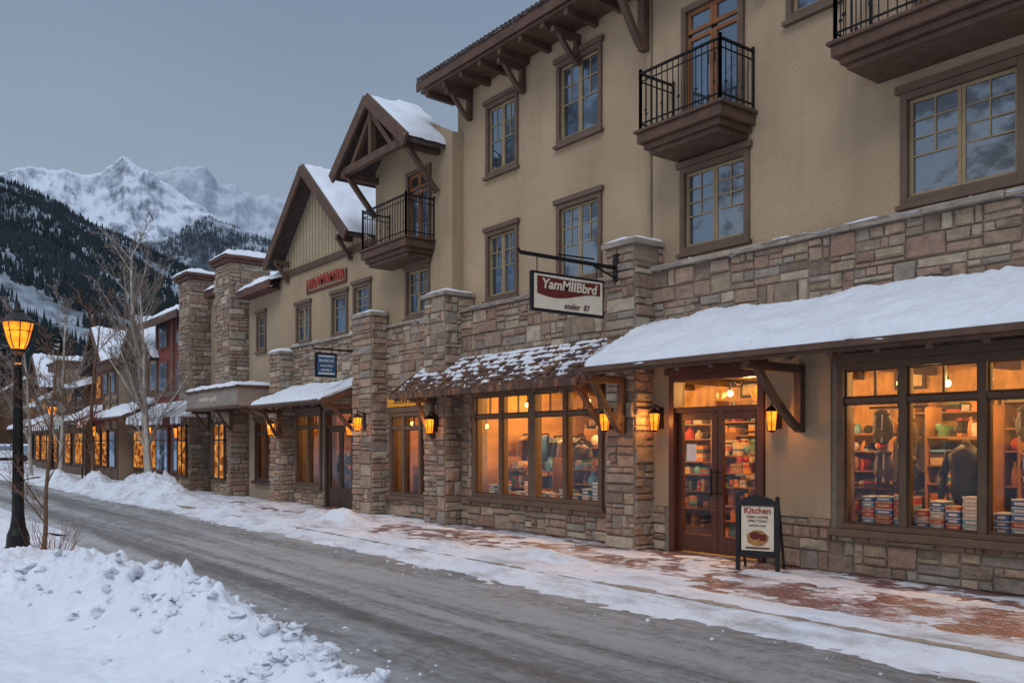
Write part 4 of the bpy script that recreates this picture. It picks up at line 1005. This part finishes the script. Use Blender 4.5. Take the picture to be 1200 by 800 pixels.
bare_tree(-28.9, -2.1, 0, 6.6, 5, lab='slender bare aspen leaning beside a snow bank', r0=.085, lv=3, nb=3, lean=(-.12, -.16), r_min=.006)
bare_tree(-13.6, -7.7, 0, 3.1, 8, 'barkd', 'twigr', 'young bare tree with russet twigs beside the street lamp', 4, .036, .55, 2, r_min=.0026, pr=.72)
bare_tree(-35, -2.6, 0, 6.6, 12, 'barkd', 'twigr', 'bare tree with brown twigs along the kerb', 4, .09, .5, 2, r_min=.007)
bare_tree(-41, -2.6, 0, 7.2, 33, 'bark', 'twig', 'bare pale tree along the kerb', 4, .10, .5, 2, r_min=.008)
bare_tree(-48, -2.6, 0, 7.5, 15, 'bark', 'twig', 'bare pale tree along the kerb', 4, .10, .5, 2, r_min=.009)
bare_tree(-60, -2.6, 0, 8, 18, 'barkd', 'twigr', 'bare tree with brown twigs along the kerb', 4, .12, .5, 2, r_min=.010)
bare_tree(-74, -4, 0, 9, 24, 'bark', 'twig', 'bare pale tree at the end of the street', 4, .14, .5, 2, r_min=.014)
mb = MB(); rr = random.Random(5)
for i in range(60):
    a = rr.uniform(0, 6.28); r = rr.uniform(0, .22); p = Vector((-13.15+r*math.cos(a), -7.65+r*math.sin(a), .0)); d = Vector((math.cos(a)*.4, math.sin(a)*.4, 1)).normalized(); L = rr.uniform(.25, .7)
    q = p+d*L*.6; mb.cyl(p, q, .004, .003, 3); mb.cyl(q, q+(d+Vector((rr.uniform(-.5, .5), rr.uniform(-.5, .5), 0))).normalized()*L*.4, .003, .002, 3)
o = mb.build('dry_shrub', 'twigr'); o['label'] = 'leafless twiggy shrub poking out of the snow'; o['category'] = 'shrub'
def pine(x, y, z, H, seed):
    rr = random.Random(seed); t = root('pine_tree', (x, y, z), 'tall dark conifer dusted with snow', 'tree', 'conifers at the end of the street')
    tr = MB(); tr.cyl((x, y, z-.2), (x, y, z+H*.97), H*.018, .02, 7); tr.build('trunk', 'barkd', t)
    c = MB(); n = 26
    for k in range(n):
        f = k/n; zz = z+H*(.10+.88*f); L = H*.24*(1-f)**.85+.15
        for i in range(11):
            a = rr.uniform(0, 6.28); l = L*rr.uniform(.6, 1.1); w = l*.28
            d = Vector((math.cos(a), math.sin(a), 0)); s_ = Vector((-d.y, d.x, 0)); o = Vector((x, y, zz+rr.uniform(-.2, .2)))
            tip = o+d*l+Vector((0, 0, -l*.35)); mid = o+d*l*.55+Vector((0, 0, -l*.08))
            c.face([o, mid+s_*w, tip, mid-s_*w], 1 if rr.random() < .16 else 0); c.face([o, mid+Vector((0, 0, -w*.8)), tip, mid+Vector((0, 0, w*.3))], 0)
    c.build('crown', ['needle', 'snow'], t)
for i, (x, y, H) in enumerate(((-98, -6, 13), (-106, -1, 15), (-92, 6, 11), (-112, 5, 16), (-90, 20, 12), (-80, 24, 11), (-125, 12, 18), (-118, -12, 14), (-100, 22, 14), (-70, 16, 9))): pine(x, y, 0, H, i)

# ------------------------------------------------------------------ GROUND
def grid(name, x0, x1, y0, y1, nx, ny, f, mat, kind='structure', smooth=True, extra=None):
    V = []
    for j in range(ny+1):
        for i in range(nx+1):
            x = x0+(x1-x0)*i/nx; y = y0+(y1-y0)*j/ny; V.append((x, y, f(x, y)))
    F = [(j*(nx+1)+i, j*(nx+1)+i+1, (j+1)*(nx+1)+i+1, (j+1)*(nx+1)+i) for j in range(ny) for i in range(nx)]
    mb = MB(); mb.idx(V, F)
    if extra: extra(mb)
    o = mb.build(name, mat, None, smooth=smooth, origin=(0, 0, 0)); o['kind'] = kind
    return o
mb = MB(); S = 12000; mb.face([(-S, -S, -.16), (S, -S, -.16), (S, S, -.16), (-S, S, -.16)]); o = mb.build('ground', 'snowd', origin=(0, 0, 0)); o['kind'] = 'structure'
mb = MB(); mb.face([(-160, -7.6, -.1), (12, -7.6, -.1), (12, -2.6, -.1), (-160, -2.6, -.1)]); o = mb.build('road', 'road', origin=(0, 0, 0)); o['kind'] = 'structure'
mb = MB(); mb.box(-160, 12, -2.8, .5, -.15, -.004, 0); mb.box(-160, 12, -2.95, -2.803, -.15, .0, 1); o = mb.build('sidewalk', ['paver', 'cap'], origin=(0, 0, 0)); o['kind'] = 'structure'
def nz(x, y, s, o=0): return noise.noise(Vector((x*s+o, y*s, o*.7)))
def sm(a, b, t):
    t = max(0, min(1, (t-a)/(b-a))); return t*t*(3-2*t)
PK = [(-9.5, -2.1, .7, .22, .10), (-11.5, -2.5, .9, .25, .07), (-16.3, -1.8, .55, .35, .26), (-17.4, -1.9, .5, .3, .15), (-29.0, -2.2, 2.6, .7, .58), (-25.5, -2.5, 1.2, .45, .28), (-21, -2.4, .9, .35, .12), (-34.5, -2.6, 1.6, .5, .45), (-41, -2.7, 2.2, .5, .4)]
def far_snow(x, y):
    n = nz(x, y*1.9, .9, 3)+.75*nz(x, y*1.6, 2.9, 9)+.6*nz(x, y, 7, 1)+.4*nz(x, y, 17, 4)
    if y > -.20: b = -.55+.35*(y > 0)
    elif y > -.95: b = .06
    elif y > -1.9: b = -.22
    else: b = .24
    k = sm(-13, -18, x)
    b += .38*k+.3*nz(x, 0, .35, 7)
    if x > -7 and -2.5 < y < -1.6: b -= .5
    h = .024*(n+b)
    h = min(h, .016+.4*max(0, h-.016))
    edge = sm(-3.62+.3*nz(x, 0, 1.1, 5)+.16*nz(x, y, 4, 2), -2.7, y)
    if y < -2.4: h = max(h, .006+.010*(n+.5))
    berm = .018*math.exp(-((y+2.7)/.35)**2)*max(0, nz(x, 0, .6, 12)+.3)*(1+3*k)
    pk = 0
    for (px, py, sx, sy, hh) in PK:
        pk += hh*math.exp(-((x-px)/sx)**2-((y-py)/sy)**2)*(1+.5*nz(x, y, 1.9, 4)+.5*abs(nz(x, y, 5.5, 8))+.25*abs(nz(x, y, 12, 3)))
    z = h+berm*(1+.8*nz(x, y, 5, 3))
    return z*edge+pk-.114*(1-edge)-.004+.022*(nz(x, y*1.5, 6, 6)+.6*nz(x, y, 15, 2))*(1-edge)
grid('sidewalk_snow', -46, 2, -4.0, .0, 1000, 94, far_snow, 'snowd')
grid('sidewalk_snow', -160, -46, -3.9, .5, 300, 20, lambda x, y: far_snow(-20+((x*.37) % 5), y)+.02, 'snow')
NK = [(-7.9, -7.8, 1.5, .55, .42), (-6.4, -7.65, .9, .42, .24), (-9.6, -8.0, 1.1, .6, .30), (-10.8, -9.0, 1.8, .9, .22), (-5.4, -7.5, .5, .25, .14), (-4.75, -7.42, .22, .15, .13), (-12.5, -8.0, 1.5, .7, .18), (-20, -7.8, 3, .7, .3), (-8.6, -9.6, .9, .5, .1)]
def near_snow(x, y):
    e = -6.95+.2*nz(x, 0, .9, 5)+.12*nz(x, y, 4, 2)+.06*nz(x, y, 11, 2)
    edge = 1-sm(e-.45, e+.25, y)
    h = .05+.05*nz(x, y, .8, 2)+.035*nz(x, y, 2.6, 6)+.028*nz(x, y, 7, 4)+.014*nz(x, y, 18, 4)
    pk = 0
    for (px, py, sx, sy, hh) in NK: pk += hh*math.exp(-((x-px)/sx)**2-((y-py)/sy)**2)
    if pk > .01:
        lump = abs(nz(x, y, 1.9, 3))*.45+abs(nz(x, y, 4.1, 8))*.35+abs(nz(x, y, 9.5, 5))*.24+.13*nz(x, y, 21, 2)
        pk = pk*(.75+1.05*lump)
    return h*edge+pk-.125*(1-edge)
def clods(mb):
    rr = random.Random(3)
    for i in range(300):
        k = rr.choice((0, 0, 0, 1, 1, 2, 3, 4, 4, 5)); px, py, sx, sy, hh = NK[k]
        x = px+rr.gauss(0, sx*.65); y = py+rr.gauss(0, max(.25, sy*.85))
        if y > -6.75: continue
        r = rr.choice((.012, .018, .025, .035, .05, .07))*rr.uniform(.7, 1.3)
        mb.blob((x, y, near_snow(x, y)+r*.02), r, i, 10, 8, (rr.uniform(.8, 1.3), rr.uniform(.7, 1.2), rr.uniform(.45, .75)), 1.2)
grid('near_snow_bank', -18, -1.5, -11, -6.2, 640, 190, near_snow, 'snow', extra=clods)
grid('near_snow_verge', -160, -18, -40, -6.4, 220, 60, lambda x, y: near_snow(x, y)+.15*nz(x, y, .2, 4)*(1 if y < -8 else 0), 'snow')
grid('near_snow_verge', -18, 12, -40, -11, 60, 60, lambda x, y: .06+.1*nz(x, y, .4, 4), 'snow')
mb = MB(); rr = random.Random(8)
for i in range(420):
    x = -3-rr.random()**1.2*30; s_ = rr.choice((0, 1)); y = (-3.4+rr.gauss(0, .3)) if s_ else (-6.7+abs(rr.gauss(0, .2)))
    r = rr.choice((.006, .01, .014, .022))*rr.uniform(.7, 1.3); mb.blob((x, y, -.1+r*.3), r, i, 6, 5, (1, 1, .7), .7)
o = mb.build('snow_crumbs', 'snow', origin=(0, 0, 0), smooth=True); o['kind'] = 'stuff'; o['label'] = 'loose crumbs of ploughed snow along the road edges'; o['category'] = 'snow'

mb = MB(); n = 18; c0 = Vector((-38.9, -2.1, .42))
for i in range(n):
    a0, a1 = 6.283*i/n, 6.283*(i+1)/n
    mb.cyl(c0+Vector((math.cos(a0)*.35, 0, math.sin(a0)*.35)), c0+Vector((math.cos(a1)*.35, 0, math.sin(a1)*.35)), .03, .03, 6)
mb.cyl(c0+Vector((0, 0, -.35)), c0+Vector((0, 0, -.55)), .04); o = mb.build('bike_rack', 'iron'); o['label'] = 'black ring shaped bike rack on the snowy sidewalk'; o['category'] = 'bike rack'
def car(x, y, ang, m, lab):
    t = root('parked_car', (x, y, 0), lab, 'car', 'cars parked at the end of the street')
    def bl(prof, w, z=0):
        mb = MB(); n = len(prof); V = [(x+a, y-w/2, b) for a, b in prof]+[(x+a, y+w/2, b) for a, b in prof]
        mb.idx(V, [tuple(range(n)), tuple(range(2*n-1, n-1, -1))]+[(i, n+i, n+(i+1) % n, (i+1) % n) for i in range(n)]); return mb
    b = bl([(-2.2, .35), (2.2, .35), (2.25, .7), (2.1, .9), (1.2, 1.0), (-2.1, 1.05), (-2.25, .7)], 1.8); b.rot(ang, (x, y)); b.build('body', m, t, bevel=.06)
    b = bl([(1.1, .98), (.5, 1.5), (-1.6, 1.52), (-2.05, 1.03)], 1.55); b.rot(ang, (x, y)); b.build('cabin', 'glassup', t, bevel=.05)
    b = bl([(.45, 1.5), (-1.5, 1.53), (-1.5, 1.62), (.4, 1.6)], 1.5); b.rot(ang, (x, y)); b.build('snow_cover', 'snow', t, bevel=.03)
    for dx in (-1.4, 1.4):
        for dy in (-.85, .85):
            b = MB(); b.cyl((x+dx, y+dy-.1, .33), (x+dx, y+dy+.1, .33), .33, .33, 14); b.rot(ang, (x, y)); b.build('wheel', 'black', t)
car(-92, 2.0, math.radians(70), 'white', 'white car parked at the end of the street'); car(-88, 4.5, math.radians(60), 'grey', 'grey car parked at the end of the street')

# ------------------------------------------------------------------ MOUNTAINS
def interp(L, b):
    if b <= L[0][0]: return L[0][1]
    for (a, s), (c, t) in zip(L, L[1:]):
        if b <= c: return s+(t-s)*(b-a)/(c-a)
    return L[-1][1]
def mountain_mat(name, snow, rock, sc, lo, hi, gully=1., z0=.8, mid=None):  # distance haze is mixed into the snow and rock colours
    g = G(name)
    n = g.noise(sc, 10, .70); n2 = g.noise(sc*3.2, 9, .75, g.map((1, 1, .35)))
    geo = g.n.new('ShaderNodeNewGeometry'); sep = g.n.new('ShaderNodeSeparateXYZ'); g.l.new(geo.outputs['Normal'], sep.inputs[0])
    v = g.math('ADD', g.math('MULTIPLY', n, .5), g.math('MULTIPLY', n2, .5))
    v = g.math('ADD', v, g.math('MULTIPLY', g.math('SUBTRACT', sep.outputs[2], z0), gully))
    c = g.mix(g.ramp(v, [(lo, 0.), (hi, 1.)]), rock, snow)
    g.bsdf(c, .95, 0, None, .0); return g.m
def mountain(name, L, near, ridge, far, amp, fr, mat, b0, b1, nb=260, nr=70, seed=0, pw=1.2, off=0., mean=.6, crest=.35, octs=6, gain=.52):
    V = []
    for j in range(nr+1):
        r = near+(far-near)*j/nr
        for i in range(nb+1):
            b = b0+(b1-b0)*i/nb; br = math.radians(b); H = (interp(L, b)+off)*ridge
            s_ = ((r-near)/(ridge-near))**pw if r < ridge else max(0, 1-(r-ridge)/(far-ridge)*1.2)
            x = -r*math.cos(br); y = -10+r*math.sin(br)
            P = Vector((x*fr, y*fr, seed)); n = 0; a = 1; f = 1
            for o in range(octs): n += a*(.5-abs(noise.noise(P*f)))*1.; a *= gain; f *= 2.1
            k = s_ if r >= ridge else s_**.6
            k *= 1-(1-crest)*math.exp(-((r-ridge)/(.12*ridge))**2)
            z = H*s_+amp*(n-mean)*k
            V.append((x, y, z-3))
    F = [(j*(nb+1)+i, (j+1)*(nb+1)+i, (j+1)*(nb+1)+i+1, j*(nb+1)+i+1) for j in range(nr) for i in range(nb)]
    mb = MB(); mb.idx(V, F); o = mb.build(name, mat, origin=(0, 0, 0), smooth=True); o['kind'] = 'structure'
    return V, nb, nr
LA = [(-30, .40), (-10, .36), (1.2, .314), (3.9, .292), (7.1, .275), (8.3, .2676), (9.6, .2598), (11.4, .246), (13.7, .2295), (16.1, .2127), (17.5, .201), (20, .176), (26, .12), (34, .05), (60, .03)]
LB2 = [(6, .12), (12, .19), (14, .222), (16.8, .243), (18.3, .259), (20.6, .2467), (22.35, .239), (26.3, .21), (34, .15), (60, .1)]
LB = [(0, .24), (5, .26), (8, .266), (9.6, .276), (10.3, .281), (11.2, .279), (12.6, .290), (13.5, .302), (14.1, .296), (14.8, .291), (16.1, .272), (17.7, .256), (19.5, .24), (24, .2), (32, .15), (50, .1)]
LC = [(10, .25), (14, .275), (15.6, .282), (16.5, .295), (17.2, .291), (18, .290), (18.8, .278), (19.8, .2757), (21.1, .264), (21.8, .273), (22.3, .268), (22.9, .265), (25, .24), (32, .2), (50, .15)]
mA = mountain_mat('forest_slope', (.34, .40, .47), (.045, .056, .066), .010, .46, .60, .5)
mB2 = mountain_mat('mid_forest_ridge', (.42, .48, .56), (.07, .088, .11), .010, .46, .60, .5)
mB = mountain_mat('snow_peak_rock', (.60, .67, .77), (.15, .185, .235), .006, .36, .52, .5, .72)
mC = mountain_mat('far_hazy_peak', (.47, .53, .61), (.29, .34, .42), .004, .38, .54, .5, .75)  # strongest haze tint, painted as low-contrast blue-greys
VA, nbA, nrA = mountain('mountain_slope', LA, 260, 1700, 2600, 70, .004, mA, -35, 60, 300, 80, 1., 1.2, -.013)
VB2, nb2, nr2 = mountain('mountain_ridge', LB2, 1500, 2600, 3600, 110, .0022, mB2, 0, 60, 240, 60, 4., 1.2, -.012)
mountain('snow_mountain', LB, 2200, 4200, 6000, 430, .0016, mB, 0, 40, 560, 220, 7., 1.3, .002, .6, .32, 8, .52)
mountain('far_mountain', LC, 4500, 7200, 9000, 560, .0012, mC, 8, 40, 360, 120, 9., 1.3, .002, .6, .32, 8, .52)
def forest(name, V, nb, nr, count, b0i, b1i, hmin, hmax, seed, thr, mat):
    rr = random.Random(seed); mb = MB(); k = 0; tries = 0
    while k < count and tries < count*6:
        tries += 1
        i = rr.randrange(b0i, b1i); j = rr.randrange(2, nr); a = Vector(V[j*(nb+1)+i]); b = Vector(V[(j+1)*(nb+1)+i+1]); c = Vector(V[j*(nb+1)+i+1]); d = Vector(V[(j+1)*(nb+1)+i])
        u, v = rr.random(), rr.random(); p = (a*(1-u)+c*u)*(1-v)+(d*(1-u)+b*u)*v
        if noise.noise(Vector((p.x*.006, p.y*.006, p.z*.004)))+.7*noise.noise(Vector((p.x*.02, p.y*.02, 4))) < thr+rr.uniform(-.12, .12): continue
        h = rr.uniform(hmin, hmax); w = h*.17; q = rr.uniform(0, 1.5)
        B = [p+Vector((w*math.cos(q+t*2.094), w*math.sin(q+t*2.094), -1)) for t in range(3)]; T = p+Vector((0, 0, h))
        mb.idx(B+[T], [(0, 1, 3), (1, 2, 3), (2, 0, 3)]); k += 1
    o = mb.build(name, mat, origin=(0, 0, 0)); o['kind'] = 'stuff'; o['label'] = 'dark conifer forest covering the snowy mountain slope'; o['category'] = 'forest'
mF = simple('far_conifers', (.038, .051, .058), 1, .3, .01, 0, spec=0); mF2 = simple('hazy_conifers', (.07, .09, .112), 1, .3, .01, 0, spec=0)  # the hazy set has distance haze put into its needle colour
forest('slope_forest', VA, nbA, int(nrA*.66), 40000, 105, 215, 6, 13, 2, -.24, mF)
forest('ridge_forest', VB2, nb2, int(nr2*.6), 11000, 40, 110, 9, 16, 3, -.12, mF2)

# ------------------------------------------------------------------ LIGHT, SKY, CAMERA
w = bpy.data.worlds.new('World'); scene.world = w; w.use_nodes = True; nt = w.node_tree; N = nt.nodes; Lk = nt.links
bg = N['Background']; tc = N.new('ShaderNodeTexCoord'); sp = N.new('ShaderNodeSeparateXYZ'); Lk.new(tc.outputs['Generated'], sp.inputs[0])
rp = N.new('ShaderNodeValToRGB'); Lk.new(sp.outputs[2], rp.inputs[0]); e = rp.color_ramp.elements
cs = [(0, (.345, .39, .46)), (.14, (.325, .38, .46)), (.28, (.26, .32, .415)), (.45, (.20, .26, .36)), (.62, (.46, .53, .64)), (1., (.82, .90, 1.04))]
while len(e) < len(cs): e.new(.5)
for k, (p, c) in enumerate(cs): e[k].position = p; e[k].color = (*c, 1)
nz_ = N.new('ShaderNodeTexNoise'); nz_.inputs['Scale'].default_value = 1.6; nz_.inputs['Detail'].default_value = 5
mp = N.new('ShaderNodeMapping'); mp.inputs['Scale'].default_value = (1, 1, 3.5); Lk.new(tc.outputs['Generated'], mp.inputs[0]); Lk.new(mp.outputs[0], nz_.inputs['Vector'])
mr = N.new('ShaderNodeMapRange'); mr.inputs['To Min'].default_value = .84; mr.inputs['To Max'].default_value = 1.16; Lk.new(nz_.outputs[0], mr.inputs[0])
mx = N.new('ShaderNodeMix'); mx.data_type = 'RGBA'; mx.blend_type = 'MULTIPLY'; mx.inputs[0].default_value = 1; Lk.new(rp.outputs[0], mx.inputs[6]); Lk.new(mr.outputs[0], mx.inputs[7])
sky = N.new('ShaderNodeTexSky'); sky.sky_type = 'NISHITA'; sky.sun_disc = False; sky.sun_elevation = math.radians(4); sky.sun_rotation = math.radians(200)
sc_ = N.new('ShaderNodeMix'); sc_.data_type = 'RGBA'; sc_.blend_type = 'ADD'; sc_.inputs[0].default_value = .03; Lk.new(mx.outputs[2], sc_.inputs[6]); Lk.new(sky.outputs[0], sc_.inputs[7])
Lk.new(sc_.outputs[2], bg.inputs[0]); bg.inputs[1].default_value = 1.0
sl = bpy.data.lights.new('overcast_sun', 'SUN'); sl.energy = .85; sl.angle = math.radians(25); sl.color = (.98, .97, 1.)
so = bpy.data.objects.new('overcast_sun', sl); coll.objects.link(so)
so.rotation_euler = Vector((-.5, .68, -.85)).to_track_quat('-Z', 'Y').to_euler()
cam = bpy.data.cameras.new('Camera'); co = bpy.data.objects.new('Camera', cam); coll.objects.link(co); scene.camera = co
co.location = (0, -9.9, 1.6); co.rotation_euler = (math.radians(90), 0, math.radians(52.7)); cam.lens = 30.9; cam.sensor_width = 36; cam.shift_y = .1; cam.clip_end = 30000; cam.clip_start = .05
scene.view_settings.view_transform = 'Standard'; scene.view_settings.look = 'None'; scene.view_settings.exposure = 0
